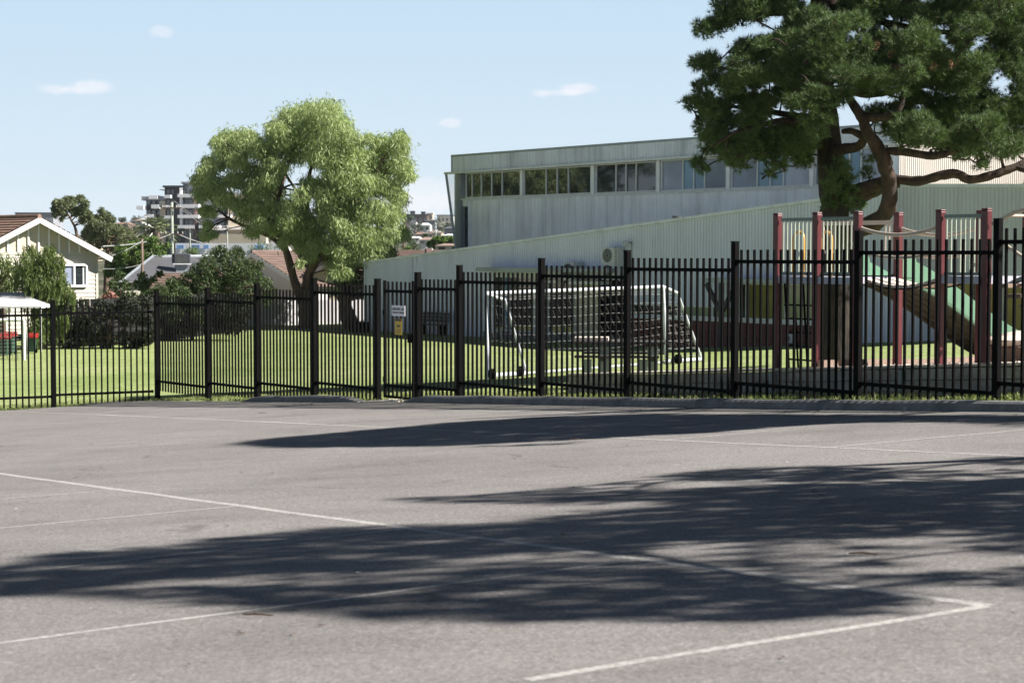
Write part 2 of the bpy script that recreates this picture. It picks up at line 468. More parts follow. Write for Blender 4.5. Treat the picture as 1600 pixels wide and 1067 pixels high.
def copy_tree(o, parent=None):
    c = o.copy(); COL.objects.link(c); c.parent = parent
    for ch in list(o.children): copy_tree(ch, c)
    return c

def np_mesh(name, V, F, mat, parent=None, off=None):
    """V (n,3), F (m,k) numpy arrays"""
    o3 = wloc(parent) if parent is not None else Vector((0, 0, 0))
    V = V-np.array([o3.x, o3.y, o3.z])
    me = bpy.data.meshes.new(name)
    k = F.shape[1]
    me.vertices.add(len(V)); me.vertices.foreach_set('co', V.astype(np.float32).ravel())
    me.loops.add(F.size); me.loops.foreach_set('vertex_index', F.astype(np.int32).ravel())
    me.polygons.add(len(F))
    me.polygons.foreach_set('loop_start', np.arange(0, F.size, k, dtype=np.int32))
    me.polygons.foreach_set('loop_total', np.full(len(F), k, dtype=np.int32))
    me.update(calc_edges=True)
    me.materials.append(MT[mat])
    o = bpy.data.objects.new(name, me); COL.objects.link(o)
    if parent is not None: o.parent = parent
    return o

def unit(a): return a/np.maximum(np.linalg.norm(a, axis=1, keepdims=True), 1e-9)

def leaf_quads(C, D, ln, wd):
    """rhombus leaves at C pointing along D"""
    n = len(C)
    ln = np.broadcast_to(ln, (n,))[:, None]; wd = np.broadcast_to(wd, (n,))[:, None]
    S = unit(np.cross(D, rng.normal(size=(n, 3))))
    V = np.empty((n, 4, 3))
    V[:, 0] = C-D*ln*0.5; V[:, 1] = C+S*wd*0.5; V[:, 2] = C+D*ln*0.5; V[:, 3] = C-S*wd*0.5
    F = np.arange(n*4).reshape(n, 4)
    return V.reshape(-1, 3), F

def tuft_tris(C, A, k, ln, wd, spread=0.8):
    """needle tufts: k thin triangles fanning from each centre C about axis A"""
    n = len(C)
    Cc = np.repeat(C, k, axis=0); Aa = np.repeat(A, k, axis=0)
    D = unit(Aa+rng.normal(size=(n*k, 3))*spread)
    l = ln*rng.uniform(0.65, 1.2, size=(n*k, 1))
    S = unit(np.cross(D, rng.normal(size=(n*k, 3))))
    V = np.empty((n*k, 3, 3))
    V[:, 0] = Cc-S*wd*0.5; V[:, 1] = Cc+S*wd*0.5; V[:, 2] = Cc+D*l
    F = np.arange(n*k*3).reshape(n*k, 3)
    return V.reshape(-1, 3), F

def ball(n):
    """points in the unit ball pushed towards its surface"""
    d = unit(rng.normal(size=(n, 3)))
    r = rng.uniform(0.25, 1.0, size=(n, 1))**0.6
    return d*r, d
# ------------------------------------------------------------------ world, sun, camera
SUN_E, SUN_A = R(39), R(97)          # elevation; azimuth from +Y towards +X
w = bpy.data.worlds.new('World'); sc.world = w; w.use_nodes = True
nt = w.node_tree; bg = nt.nodes['Background']
sky = N(nt, 'ShaderNodeTexSky'); sky.sky_type = 'NISHITA'; sky.sun_disc = False
sky.sun_elevation = SUN_E; sky.sun_rotation = SUN_A; sky.altitude = 50; sky.air_density = 1.0
sky.dust_density = 0.2; sky.ozone_density = 1.4
tc = N(nt, 'ShaderNodeTexCoord')
# pale veil of thin high haze low over the horizon
sx = N(nt, 'ShaderNodeSeparateXYZ'); L(nt, tc.outputs['Generated'], sx.inputs[0])
vf = ramp(nt, sx.outputs[2], [(0.0, 1.0), (0.14, 0.96), (0.2, 0.72), (0.32, 0.28), (0.5, 0.0)])
vc = ramp(nt, sx.outputs[2], [(0.0, (0.79, 0.88, 0.945)), (0.05, (0.69, 0.83, 0.94)), (0.14, (0.585, 0.77, 0.95)), (0.3, (0.38, 0.60, 0.95))])
vs_ = N(nt, 'ShaderNodeVectorMath', operation='SCALE'); L(nt, vc, vs_.inputs[0]); vs_.inputs['Scale'].default_value = 8.4
dk = N(nt, 'ShaderNodeVectorMath', operation='SCALE'); L(nt, sky.outputs[0], dk.inputs[0]); dk.inputs['Scale'].default_value = 0.31
cur = mixc(nt, vf, dk.outputs[0], vs_.outputs[0])
def cloud(x, y, wx, wy, amt):
    global cur
    d = ray(x, y).normalized()
    sb = N(nt, 'ShaderNodeVectorMath', operation='SUBTRACT'); L(nt, tc.outputs['Generated'], sb.inputs[0]); sb.inputs[1].default_value = d
    ns = N(nt, 'ShaderNodeTexNoise'); ns.inputs['Scale'].default_value = 170; ns.inputs['Detail'].default_value = 6
    ns.inputs['Roughness'].default_value = 0.6
    L(nt, tc.outputs['Generated'], ns.inputs['Vector'])
    mp = N(nt, 'ShaderNodeMapping'); mp.inputs['Scale'].default_value = (FPX/wx, 1, FPX/wy); L(nt, sb.outputs[0], mp.inputs[0])
    ln = N(nt, 'ShaderNodeVectorMath', operation='LENGTH'); L(nt, mp.outputs[0], ln.inputs[0])
    ad = N(nt, 'ShaderNodeMath', operation='MULTIPLY_ADD'); L(nt, ns.outputs['Fac'], ad.inputs[0]); ad.inputs[1].default_value = -1.9
    L(nt, ln.outputs['Value'], ad.inputs[2])
    f = ramp(nt, ad.outputs[0], [(0.0, amt), (1.0, 0.0)])
    # ramp clamps below 0: negative inside the cloud
    cur = mixc(nt, f, cur, (9.2, 8.6, 8.8))
for a in ((142, 137, 19, 7, 0.42), (112, 142, 12, 3, 0.25), (253, 50, 11, 6, 0.28), (903, 139, 17, 6, 0.42), (846, 147, 10, 4, 0.3), (880, 145, 22, 3, 0.26), (702, 192, 11, 5, 0.35),
          (85, 140, 12, 5, 0.3), (662, 305, 45, 16, 0.3), (640, 318, 80, 10, 0.25)):
    cloud(*a)
L(nt, cur, bg.inputs[0]); bg.inputs[1].default_value = 0.05

sl = bpy.data.lights.new('sun', 'SUN'); sl.energy = 5.0; sl.angle = R(0.53); sl.color = (1.0, 0.95, 0.88)
so = bpy.data.objects.new('sun', sl); COL.objects.link(so)
SV = Vector((math.sin(SUN_A)*math.cos(SUN_E), math.cos(SUN_A)*math.cos(SUN_E), math.sin(SUN_E)))
so.rotation_euler = (-SV).to_track_quat('-Z', 'Y').to_euler(); so.location = (0, 0, 40)

cam = bpy.data.cameras.new('camera'); co = bpy.data.objects.new('camera', cam); COL.objects.link(co)
cam.sensor_width = 36; cam.lens = 36*FPX/1600; cam.clip_end = 9000; cam.clip_start = 0.2
co.location = (0, 0, E); co.rotation_euler = (math.pi/2-TH, 0, 0)
cam.dof.use_dof = True; cam.dof.focus_distance = 30; cam.dof.aperture_fstop = 5.6
sc.camera = co
sc.view_settings.view_transform = 'Standard'; sc.view_settings.look = 'None'
sc.view_settings.exposure = 1.25; sc.view_settings.gamma = 1

# ------------------------------------------------------------------ site frame: fence line and lawn
C0 = Vector((-7.4, 38.8, 0)); FD = Vector((0.603, -0.797, 0)).normalized(); FN = Vector((-FD.y*-1, 0, 0))
FN = Vector((FD.y, -FD.x, 0)).normalized()       # towards the viewer: (-.797, -.603)
LD = Vector((-0.87, -0.49, 0)).normalized(); LN = Vector((-LD.y, LD.x, 0)).normalized()   # (.49, -.87)
def FS(s, off=0.0, h=0.0):
    """point of the fence line: s metres from its far corner, off metres towards the viewer, h over the ground"""
    p = C0+FD*s+FN*off
    return Vector((p.x, p.y, gz(p.x, p.y)+h))
def LS(s, off=0.0, h=0.0):
    p = C0+LD*s+LN*off
    return Vector((p.x, p.y, gz(p.x, p.y)+h))
def s_at(x, off=0.0):
    p = on_wall(x, 500, C0+FN*off, FN)
    return (p-C0).dot(FD)

def grid(xs, ys, dz=0.0):
    V = []; F = []
    for y in ys:
        for x in xs: V.append((x, y, gz(x, y)+dz))
    n = len(xs)
    for j in range(len(ys)-1):
        for i in range(n-1):
            F.append((j*n+i, j*n+i+1, (j+1)*n+i+1, (j+1)*n+i))
    return V, F

xs = [-3000, -1500, -800, -400, -200, -120, -80, -60]+[-48+i*1.0 for i in range(0, 80)]+[34, 40, 60, 100, 200, 400, 900, 3000]
ys = [-60, -40, -30]+[-24+i*1.0 for i in range(0, 150)]+[130, 145, 165, 190, 220, 260, 320, 400, 500, 560, 650, 760, 900, 1100, 1400, 2200, 4500, 8000]
V, F = grid(xs, ys)
g = MB(); g.add(V, F); go = g.build('ground', 'grass', smooth=True); tag(go, 'sunlit green lawn falling away behind the black fence', 'lawn', kind='structure')

# asphalt sheet, cut along the two fence runs
bm = bmesh.new()
V, F = grid([-60+i*1.5 for i in range(0, 70)], [-30+i*1.5 for i in range(0, 50)], 0.03)
vs = [bm.verts.new(v) for v in V]
for f in F: bm.faces.new([vs[i] for i in f])
for (pt, nrm) in ((C0+FN*0.36, -FN), (C0+LN*0.30, -LN)):
    ge = bm.verts[:]+bm.edges[:]+bm.faces[:]
    bmesh.ops.bisect_plane(bm, geom=ge, plane_co=pt, plane_no=nrm, clear_outer=True)
me = bpy.data.meshes.new('asphalt_court'); bm.to_mesh(me); bm.free(); me.materials.append(MT['asphalt'])
ao = bpy.data.objects.new('asphalt_court', me); COL.objects.link(ao)
tag(ao, 'grey asphalt ball court with faded painted lines', 'court', kind='structure')

def strip(pts, wd, dz, mat, name, label, kind='structure', cat=None):
    """flat ribbon over ground points"""
    m = MB(); prev = None
    for i, p in enumerate(pts):
        t = pts[min(i+1, len(pts)-1)]-pts[max(i-1, 0)]; t.z = 0; t.normalize()
        n = Vector((-t.y, t.x, 0))
        a = p+n*wd/2; b = p-n*wd/2
        a = Vector((a.x, a.y, gz(a.x, a.y)+dz)); b = Vector((b.x, b.y, gz(b.x, b.y)+dz))
        if prev: m.quad(prev[0], prev[1], b, a)
        prev = (a, b)
    o = m.build(name, mat); tag(o, label, cat, kind=kind); return o

def line_px(p, q, wd, k):
    a = gp(*p); b = gp(*q); n = max(2, int((b-a).length/0.5))
    pts = [a.lerp(b, i/n) for i in range(n+1)]
    for i, pt in enumerate(pts):
        pt.x += 0.008*math.sin(i*1.7+k); pt.y += 0.008*math.sin(i*2.3+k*2)
    strip(pts, wd, 0.0312+0.0001*k, 'paint', 'court_line', None)
k = 0
for p, q, wd in (((-20, 742), (1545, 958), 0.075), ((1538, 959), (820, 1075), 0.065), ((1000, 883), (-20, 1018), 0.05), ((650, 832), (-20, 908), 0.045),
                 ((382, 796), (-20, 833.5), 0.05), ((180, 771), (-20, 787), 0.05), ((150, 650), (1620, 720), 0.06), ((1040, 692), (1200, 678), 0.05),
                 ((1300, 704), (1660, 671), 0.06), ((0, 644), (480, 665), 0.05), ((480, 668), (640, 656), 0.05), ((75, 650), (330, 640), 0.05)):
    line_px(p, q, wd, k); k += 1

def ko(s):
    # how far the long kerb stands off the fence line
    a = [(-5, .40), (9.3, .45), (13, .78), (16.5, 1.12), (19.5, 1.42), (22, 1.5), (60, 1.55)]
    for (s0, o0), (s1, o1) in zip(a, a[1:]):
        if s <= s1: return o0+(o1-o0)*(s-s0)/(s1-s0)
# seam between the old and the newer asphalt in front of the kerb
sp = []
for i in range(60):
    s = -1+i*0.5
    sp.append(FS(s, ko(s)+0.95+0.06*math.sin(i*0.9)+0.05*math.sin(i*2.7)))
m_ = M_plain('asphalt_strip', (0.165, 0.157, 0.146), 0.92, 0, 0.25, 1.5, fine=0.55); MT['asphalt2'] = m_
m = MB()
for i in range(len(sp)-1):
    a, b = sp[i], sp[i+1]; c = FS(-1+(i+1)*0.5, ko(-1+(i+1)*.5)-.02); d = FS(-1+i*0.5, ko(-1+i*.5)-.02)
    up = Vector((0, 0, 0.0312)); m.quad(a+up, b+up, c+up, d+up)
tag(m.build('kerb_edge_asphalt', 'asphalt2'), None, None, kind='structure')
m = MB()
for i in range(len(sp)-1):
    if random.random() < 0.15: continue
    a, b = sp[i], sp[i+1]; wd = random.uniform(0.012, 0.045)
    up = Vector((0, 0, 0.0325)); m.quad(a+up, b+up, b+up-FN*wd, a+up-FN*wd)
tag(m.build('asphalt_crack', 'ink'), None, None, kind='structure')

# kerbs
def kerb(s0, s1, of_, name, label, h=0.13, ramp0=0.6, ramp1=0.0):
    m = MB(); n = int((s1-s0)/0.4); rows = []
    for i in range(n+1):
        s = s0+(s1-s0)*i/n
        hh = h
        off = of_ if of_ is not None else ko(s)-.2
        if s-s0 < ramp0: hh = 0.03+(h-0.03)*(s-s0)/ramp0
        if ramp1 and s1-s < ramp1: hh = 0.03+(h-0.03)*(s1-s)/ramp1
        hh += 0.006*math.sin(i*1.3)
        rows.append([FS(s, off+0.20), FS(s, off+0.165, hh*0.82+0.01), FS(s, off+0.13, hh+0.01), FS(s, off, hh+0.01), FS(s, off, -0.02)])
    for a, b in zip(rows, rows[1:]):
        for j in range(4): m.quad(a[j], b[j], b[j+1], a[j+1])
    m.poly(rows[0]); m.poly(rows[-1][::-1])
    o = m.build(name, 'kerb'); tag(o, label, 'kerb', kind='structure')
kerb(s_at(632, 0.4), 34, None, 'long_kerb', 'long dark faced concrete kerb under the picket fence')
kerb(s_at(384, 0.4), s_at(568, 0.4), 0.36, 'short_kerb', 'short concrete kerb with sloped ends left of the gate', ramp1=0.5)

# grass verge between the long kerb and the fence
m = MB(); pv = None
for i in range(51):
    s = 9.7+i*.5; q = [FS(s, o, .034) for o in (ko(s)-.19, (ko(s)-.19)*.5, -.25)]; q.append(FS(s, -.4, -.02))
    if pv:
        for k in range(3): m.quad(pv[k], q[k], q[k+1], pv[k+1])
    pv = q
tag(m.build('grass_verge', 'grass'), None, None, kind='structure')
# ------------------------------------------------------------------ steel picket fences
def picket_panel(fpt, s0, s1, ztop, parent, zbot=None, sp_=0.123, hgt=2.0):
    """one level panel: pickets plus two rails (the rails are sub-parts)"""
    zb = ztop-hgt if zbot is None else zbot
    pm = MB(); n = max(2, int(round((s1-s0)/sp_)))
    dd = fpt(1.0)-fpt(0.0); d2 = (dd.x, dd.y)
    for i in range(1, n):
        s = s0+(s1-s0)*i/n
        p = fpt(s)
        pm.box((p.x, p.y, (ztop+zb)/2), (0.028, 0.028, ztop-zb+random.uniform(-.006, .006)), d2)
    po = pm.build('picket_panel', 'black', parent)
    for zz in (ztop-0.16, zb+0.20):
        a = fpt(s0+0.03); b = fpt(s1-0.03)
        rm = MB(); rm.bar((a.x, a.y, zz), (b.x, b.y, zz), 0.038, 0.048); ro = rm.build('rail', 'black', po)
        for s in (s0+0.045, s1-0.045):
            q = fpt(s); bm_ = MB(); bm_.box((q.x, q.y, zz), (0.03, 0.05, 0.06), d2); bm_.build('bracket', 'black', po)
    return po

def fence_post(p, ztop, d2, parent, wd=0.092):
    m = MB(); m.box((p.x, p.y, (ztop+p.z-0.1)/2), (wd, wd, ztop-p.z+0.1), d2)
    o = m.build('post', 'black', parent, bevel=0.006)
    c = MB(); c.box((p.x, p.y, ztop+0.008), (wd+0.006, wd+0.006, 0.014), d2); c.build('post_cap', 'black', o)
    return o

fz = lambda x, y: on_wall(x, y, C0, FN).z
panels = [(245, 325, 463), (325, 402, 459), (402, 491, 452.5), (491, 590, 444.5)]
fa = thing('picket_fence', 'black steel picket fence panels stepping up from far corner to gate', 'fence', FS(s_at(420)))
fpt = lambda s: FS(s)
last = None
for (x0, x1, yt) in panels:
    zt = fz((x0+x1)/2, yt); s0, s1 = s_at(x0), s_at(x1)
    picket_panel(fpt, s0, s1, zt, fa)
    fence_post(FS(s0), zt+0.09, FD.xy, fa); last = (s1, zt)
fence_post(FS(last[0]), last[1]+0.10, FD.xy, fa, 0.09)
# gate
s0, s1 = s_at(600.5), s_at(647)
zt = fz(622, 440.5)
ga = thing('pedestrian_gate', 'narrow black picket gate carrying the white and yellow signs', 'gate', FS(s0))
gpnl = picket_panel(fpt, s0, s1, zt, ga, zbot=zt-1.98)
for s in (s0+0.02, s1-0.02):
    m = MB(); p = FS(s); m.box((p.x, p.y, zt-0.98), (0.045, 0.045, 2.0), FD.xy); m.build('gate_stile', 'black', ga)
m = MB(); a, b = FS(s0), FS(s1); m.bar((a.x, a.y, zt-1.97), (b.x, b.y, zt-1.97), 0.04, 0.04); m.build('bottom_rail', 'black', ga)
for hz in (0.35, 1.5):
    m = MB(); p = FS(s0-0.01); m.cyl((p.x, p.y, p.z+hz), (p.x, p.y, p.z+hz+0.09), 0.025, 10); m.build('hinge', 'black', ga)
m = MB(); p = FS(s1-0.07, 0.03); m.box((p.x, p.y, zt-0.95), (0.10, 0.06, 0.14), FD.xy); m.build('latch', 'black', ga, bevel=0.005)
# right of the gate
fb = thing('picket_fence', 'black steel picket fence running from the gate past the playground', 'fence', FS(s_at(1000)))
panels = [(653, 718, 436.6), (718, 846, 426), (846, 980, 415.5), (980, 1148, 403.5), (1148, 1341, 390), (1341, 1558, 374), (1558, 1815, 355)]
for i, (x0, x1, yt) in enumerate(panels):
    zt = fz((x0+x1)/2, yt); s0, s1 = s_at(x0), s_at(x1)
    picket_panel(fpt, s0, s1, zt, fb)
    fence_post(FS(s0), zt+0.10, FD.xy, fb, 0.09 if i == 0 else 0.082); last = (s1, zt)
fence_post(FS(last[0]), last[1]+0.10, FD.xy, fb)
# left run
fc = thing('picket_fence', 'black steel picket fence run at the left edge facing the small goal', 'fence', LS(3))
lpt = lambda s: LS(s)
def ls_at(x):
    p = on_wall(x, 550, C0, LN); return (p-C0).dot(LD)
for (x0, x1, yt) in ((241, 83, 476.5), (83, -75, 481), (-75, -240, 486)):
    zt = on_wall((x0+x1)/2, yt, C0, LN).z
    s0, s1 = ls_at(x0), ls_at(x1)
    picket_panel(lpt, s0, s1, zt, fc, hgt=2.02, sp_=0.128)
    fence_post(LS(s1), zt+0.09, LD.xy, fc)

# signs on the gate
def sign(name, label, cat, x0, x1, y0, y1, mat):
    off = 0.035
    A = C0+FN*off
    p = on_wall((x0+x1)/2, (y0+y1)/2, A, FN)
    wA = on_wall(x0, y0, A, FN); wB = on_wall(x1, y1, A, FN)
    wd = (wB-wA).dot(FD); ht = wA.z-wB.z
    t = thing(name, label, cat, p)
    m = MB(); m.box(p, (wd, 0.012, ht), FD.xy); m.build('board', mat, t, bevel=0.004)
    return t, p, wd, ht
def letters(text, p, wd, ht, parent, mat, mirror=True, name='lettering'):
    cu = bpy.data.curves.new('t', 'FONT'); cu.body = text; cu.align_x = 'CENTER'; cu.align_y = 'CENTER'; cu.size = 1.0; cu.extrude = 0.002; cu.offset = 0.015
    o = bpy.data.objects.new('t', cu); COL.objects.link(o)
    dg = bpy.context.evaluated_depsgraph_get(); me = bpy.data.meshes.new_from_object(o.evaluated_get(dg))
    bpy.data.objects.remove(o)
    xs_ = [v.co.x for v in me.vertices]; ys_ = [v.co.y for v in me.vertices]
    kx = wd/(max(xs_)-min(xs_)); ky = ht/(max(ys_)-min(ys_)); sg = -1 if mirror else 1
    mb = MB()
    mx = (max(xs_)+min(xs_))/2; my = (max(ys_)+min(ys_))/2
    vs = []
    for v in me.vertices:
        q = Vector(p)+FD*((v.co.x-mx)*kx*sg)+Vector((0, 0, (v.co.y-my)*ky))+FN*(0.008+v.co.z)
        vs.append(q)
    mb.add(vs, [tuple(f.vertices) for f in me.polygons])
    return mb.build(name, mat, parent)
t, p, wd, ht = sign('notice_sign', 'white visitor notice board cable tied to the gate pickets', 'sign', 612.3, 632.8, 477, 494.5, 'sign')
letters('ALL VISITORS', p+Vector((0, 0, ht*0.17)), wd*0.86, ht*0.24, t, 'ink')
letters('REPORT TO OFFICE', p-Vector((0, 0, ht*0.17)), wd*0.86, ht*0.16, t, 'ink')
t, p, wd, ht = sign('camera_sign', 'yellow surveillance sign hanging under the white notice on gate', 'sign', 617.3, 627.8, 498, 523.5, 'yellow')
m = MB(); m.box(p+FN*0.007+Vector((0, 0, ht*0.43)), (wd, 0.006, ht*0.13), FD.xy); m.build('header_band', 'ink', t)
m = MB(); q = p+FN*0.008+Vector((0, 0, ht*0.06))+FD*wd*0.06
m.bar(q-FD*wd*0.2+Vector((0, 0, ht*0.04)), q+FD*wd*0.22-Vector((0, 0, ht*0.03)), 0.006, ht*0.10)
m.bar(q-FD*wd*0.3-Vector((0, 0, ht*0.07)), q-FD*wd*0.05-Vector((0, 0, ht*0.07)), 0.006, ht*0.03)
m.build('camera_symbol', 'ink', t)
m = MB()
for i, ww in enumerate((0.6, 0.75, 0.75, 0.5)):
    m.box(p+FN*0.007-Vector((0, 0, ht*(0.17+0.075*i))), (wd*ww, 0.004, ht*0.022), FD.xy)
m.build('small_print', 'timber', t)

# ------------------------------------------------------------------ grass tufts and dirt beside the fence
def in_strip(n, s0, s1, o0, o1):
    s = rng.uniform(s0, s1, n); o = rng.uniform(o0, o1, n)
    return [FS(a, b) for a, b in zip(s, o)]
cl = in_strip(520, 9.5, 30, -0.9, 0.32)+in_strip(160, 10, 14, -1.8, 0.2)+in_strip(60, 3.5, 8, -0.5, 0.3)
C = []; 
for p in cl:
    for _ in range(random.randint(10, 30)):
        C.append((p.x+random.gauss(0, 0.10), p.y+random.gauss(0, 0.10), p.z))
for _ in range(12000):
    s = random.uniform(-1, 30); p = FS(s, random.uniform(-2.0, ko(s)-.22 if s > 9.6 else .33), .03); C.append(tuple(p))
for _ in range(260):
    s = random.uniform(10, 30); q = FS(s, random.uniform(.0, ko(s)-.24), .03); h_ = random.uniform(.5, 1.3)
    for _k in range(random.randint(8, 26)): C.append((q.x+random.gauss(0, .07), q.y+random.gauss(0, .07), q.z+random.uniform(0, .06)*h_))
for _ in range(5000):
    p = LS(random.uniform(0, 9), random.uniform(-3.0, 0.28)); C.append(tuple(p))
C = np.array(C)
D = unit(np.array([0, 0, 1.0])+rng.normal(size=C.shape)*0.45); D[:, 2] = np.abs(D[:, 2])
V, F = tuft_tris(C, D, 2, 0.065, 0.012, 0.4)
o = np_mesh('fence_grass', V, F, 'blade'); tag(o, 'ragged pale grass tufts under the picket fence', 'grass', kind='stuff')
# bare dirt behind the fence
m = MB(); pv = None
for i in range(24):
    s = 9.0+i*0.3; wv = 0.75+0.35*math.sin(i*0.7)+0.2*math.sin(i*1.9)
    if i in (0, 23): wv = 0.05
    a = FS(s, 0.1, 0.012); b = FS(s, 0.1-wv, 0.012)
    if pv: m.quad(pv[0], a, b, pv[1])
    pv = (a, b)
tag(m.build('bare_dirt', 'sand'), 'dry bare dirt patch behind the fence beside the gate', 'dirt', kind='structure')
# concrete threshold under the gate
m = MB(); a, b = s_at(597), s_at(650)
m.add([FS(a, 0.36, 0.0), FS(b, 0.36, 0.0), FS(b, -0.15, 0.0), FS(a, -0.15, 0.0), FS(a, 0.36, 0.045), FS(b, 0.36, 0.045), FS(b, -0.15, 0.045), FS(a, -0.15, 0.045)],
      [(0, 1, 5, 4), (1, 2, 6, 5), (2, 3, 7, 6), (3, 0, 4, 7), (4, 5, 6, 7)])
tag(m.build('gate_threshold', 'cap'), None, None, kind='structure')
# ------------------------------------------------------------------ school hall
HN = FN.copy(); HD = FD.copy(); BK = -HN                        # facade normal, direction to the right, direction back
HA = Vector((6.83, 66.0, 0))                                     # lower wing facade
UA = HA+BK*5.0                                                   # upper storey facade
def tH(x, A=HA): return (on_wall(x, 500, A, HN)-A).dot(HD)
def zH(x, y, A=HA): return on_wall(x, y, A, HN).z
def HP(t, z, off=0.0, A=HA):
    p = A+HD*t+HN*off; return Vector((p.x, p.y, z))

def ribbed(m, t0, t1, zb, zt, A=HA, pitch=0.15, dep=0.034, off=0.0):
    """vertical ribbed sheet between t0 and t1; zb, zt are functions of t"""
    n = max(1, int((t1-t0)/pitch)); pitch = (t1-t0)/n
    cols = []
    for i in range(n):
        t = t0+i*pitch
        cols += [(t, 0), (t+pitch*0.55, 0), (t+pitch*0.66, dep), (t+pitch*0.89, dep)]
    cols.append((t1, 0)); prev = None
    for (t, d) in cols:
        a, b = HP(t, zb(t), off+d, A), HP(t, zt(t), off+d, A)
        if prev: m.quad(prev[0], a, b, prev[1])
        prev = (a, b)

hall = thing('school_hall', 'long two storey school hall clad in grey green ribbed sheet with high window band', 'building', HP(-6, -2.2))
tL, tC, tR = tH(572), tH(1400), tH(1690)
zTL, zTC = zH(572, 411), zH(1400, 297); zTR = zTC-0.03*(tR-tC)
def ztop(t):
    if t < tC: return zTL+(zTC-zTL)*(t-tL)/(tC-tL)
    return zTC+(zTR-zTC)*(t-tC)/(tR-tC)
ZG = -2.5
t_re0, t_re1 = tH(771), tH(978)                                 # glazed recess
t_w1 = tH(1207); zs = lambda t: zH(1000, 498)+(zH(1205, 506)-zH(1000, 498))*(t-tH(1000))/(tH(1205)-tH(1000))
zsill = zH(1100, 501.5); zlin = zH(1100, 477.5); zrec = zH(880, 432); zhi = zH(1180, 442)
c_ = lambda v: (lambda t: v)
m = MB()
ribbed(m, tL, t_re0, c_(ZG), ztop)
ribbed(m, t_re0, t_re1, c_(zrec), ztop)
ribbed(m, t_re1, tH(1150), c_(zlin), ztop)
ribbed(m, tH(1150), tH(1272), c_(zhi), ztop)
ribbed(m, tH(1272), tC, c_(ZG), ztop)
m.build('lower_wall_sheet', 'green_clad', hall)
m = MB(); zr_ = lambda t: ztop(t)+.12
ribbed(m, tC, tH(1478), c_(ZG), zr_, off=.05)
ribbed(m, tH(1478), tR, c_(zH(1500, 437)), zr_, off=.05)
m.quad(HP(tC, ZG, -.1), HP(tC, ZG, .06), HP(tC, zr_(tC), .06), HP(tC, zr_(tC), -.1)); m.build('grey_wall_sheet', 'grey_rib', hall)
# body behind the sheet: left end, roof, back
m = MB()
D_ = 14.0
for (a, b) in ((tL, tC), (tC, tR)):
    A1, B1 = HP(a, ztop(a)-0.06, -0.04), HP(b, ztop(b)-0.06, -0.04)
    m.quad(A1, B1, B1+BK*D_, A1+BK*D_)
m.quad(HP(tL, ZG, -0.02), HP(tL, ztop(tL)-0.05, -0.02), HP(tL, ztop(tL)-0.05, -D_), HP(tL, ZG, -D_))
m.quad(HP(tR, ZG, -0.02), HP(tR, ztop(tR)-0.05, -0.02), HP(tR, ztop(tR)-0.05, -D_), HP(tR, ZG, -D_))
m.quad(HP(tL, ZG, -D_), HP(tR, ZG, -D_), HP(tR, ztop(tR)-0.05, -D_), HP(tL, ztop(tL)-0.05, -D_))
m.build('lower_roof', 'zinc', hall)
m = MB()
for (a, b) in ((tL-0.05, tC), (tC, tR)):
    e_ = .12 if a == tC else 0
    m.bar(HP(a, ztop(a)+0.02+e_, 0.05), HP(b, ztop(b)+0.02+e_, 0.05), 0.14, 0.10)
m.build('roof_capping', 'fascia', hall)
m = MB(); m.box(HP(tL-0.02, (ZG+zTL)/2, 0.02), (0.10, 0.10, zTL-ZG), HD.xy); m.build('corner_flashing', 'green_clad', hall)
# brick base
m = MB(); m.frame_box(HP(t_re1, ZG, -0.15), HD*(tH(1300)-t_re1), HN*0.20, (0, 0, zsill-ZG)); m.build('brick_base', 'brick', hall)
m = MB(); m.frame_box(HP(t_re1, zsill+0.002, -0.16), HD*(tH(1300)-t_re1), HN*0.27, (0, 0, 0.10)); m.build('window_sill', 'offwhite', hall)
# dark room behind the openings
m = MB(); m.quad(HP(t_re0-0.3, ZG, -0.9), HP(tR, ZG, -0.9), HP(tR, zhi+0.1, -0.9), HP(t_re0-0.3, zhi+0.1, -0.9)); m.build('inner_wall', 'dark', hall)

def window(t0, t1, z0, z1, A, panes, off=-0.05, fr=0.05, frame='offwhite', glass=None, name='window'):
    """framed window; panes = list of (fraction, glass material, louvred)"""
    fm = MB(); W = t1-t0
    fm.frame_box(HP(t0, z1-fr, off-0.03, A), HD*W, HN*0.09, (0, 0, fr)); fm.frame_box(HP(t0, z0, off-0.03, A), HD*W, HN*0.10, (0, 0, fr))
    edges = [0.0]
    for p in panes: edges.append(edges[-1]+p[0])
    for e in edges:
        c = min(max(t0+W*e, t0+fr/2), t1-fr/2)
        fm.frame_box(HP(c-fr/2, z0+fr, off-0.03, A), HD*fr, HN*0.085, (0, 0, z1-z0-2*fr))
    fo = fm.build(name, frame, hall)
    for i, p in enumerate(panes):
        a, b = t0+W*edges[i]+fr/2, t0+W*edges[i+1]-fr/2
        gm = MB()
        if p[2]:
            nn = 7; h = (z1-z0-2*fr)/nn
            for k in range(nn):
                z = z0+fr+k*h
                gm.add([HP(a, z, off+0.016, A), HP(b, z, off+0.016, A), HP(b, z+h*1.08, off+0.002, A), HP(a, z+h*1.08, off+0.002, A)], [(0, 1, 2, 3)])
        else:
            gm.quad(HP(a, z0+fr, off, A), HP(b, z0+fr, off, A), HP(b, z1-fr, off, A), HP(a, z1-fr, off, A))
        gm.build('pane', p[1], fo)
    return fo
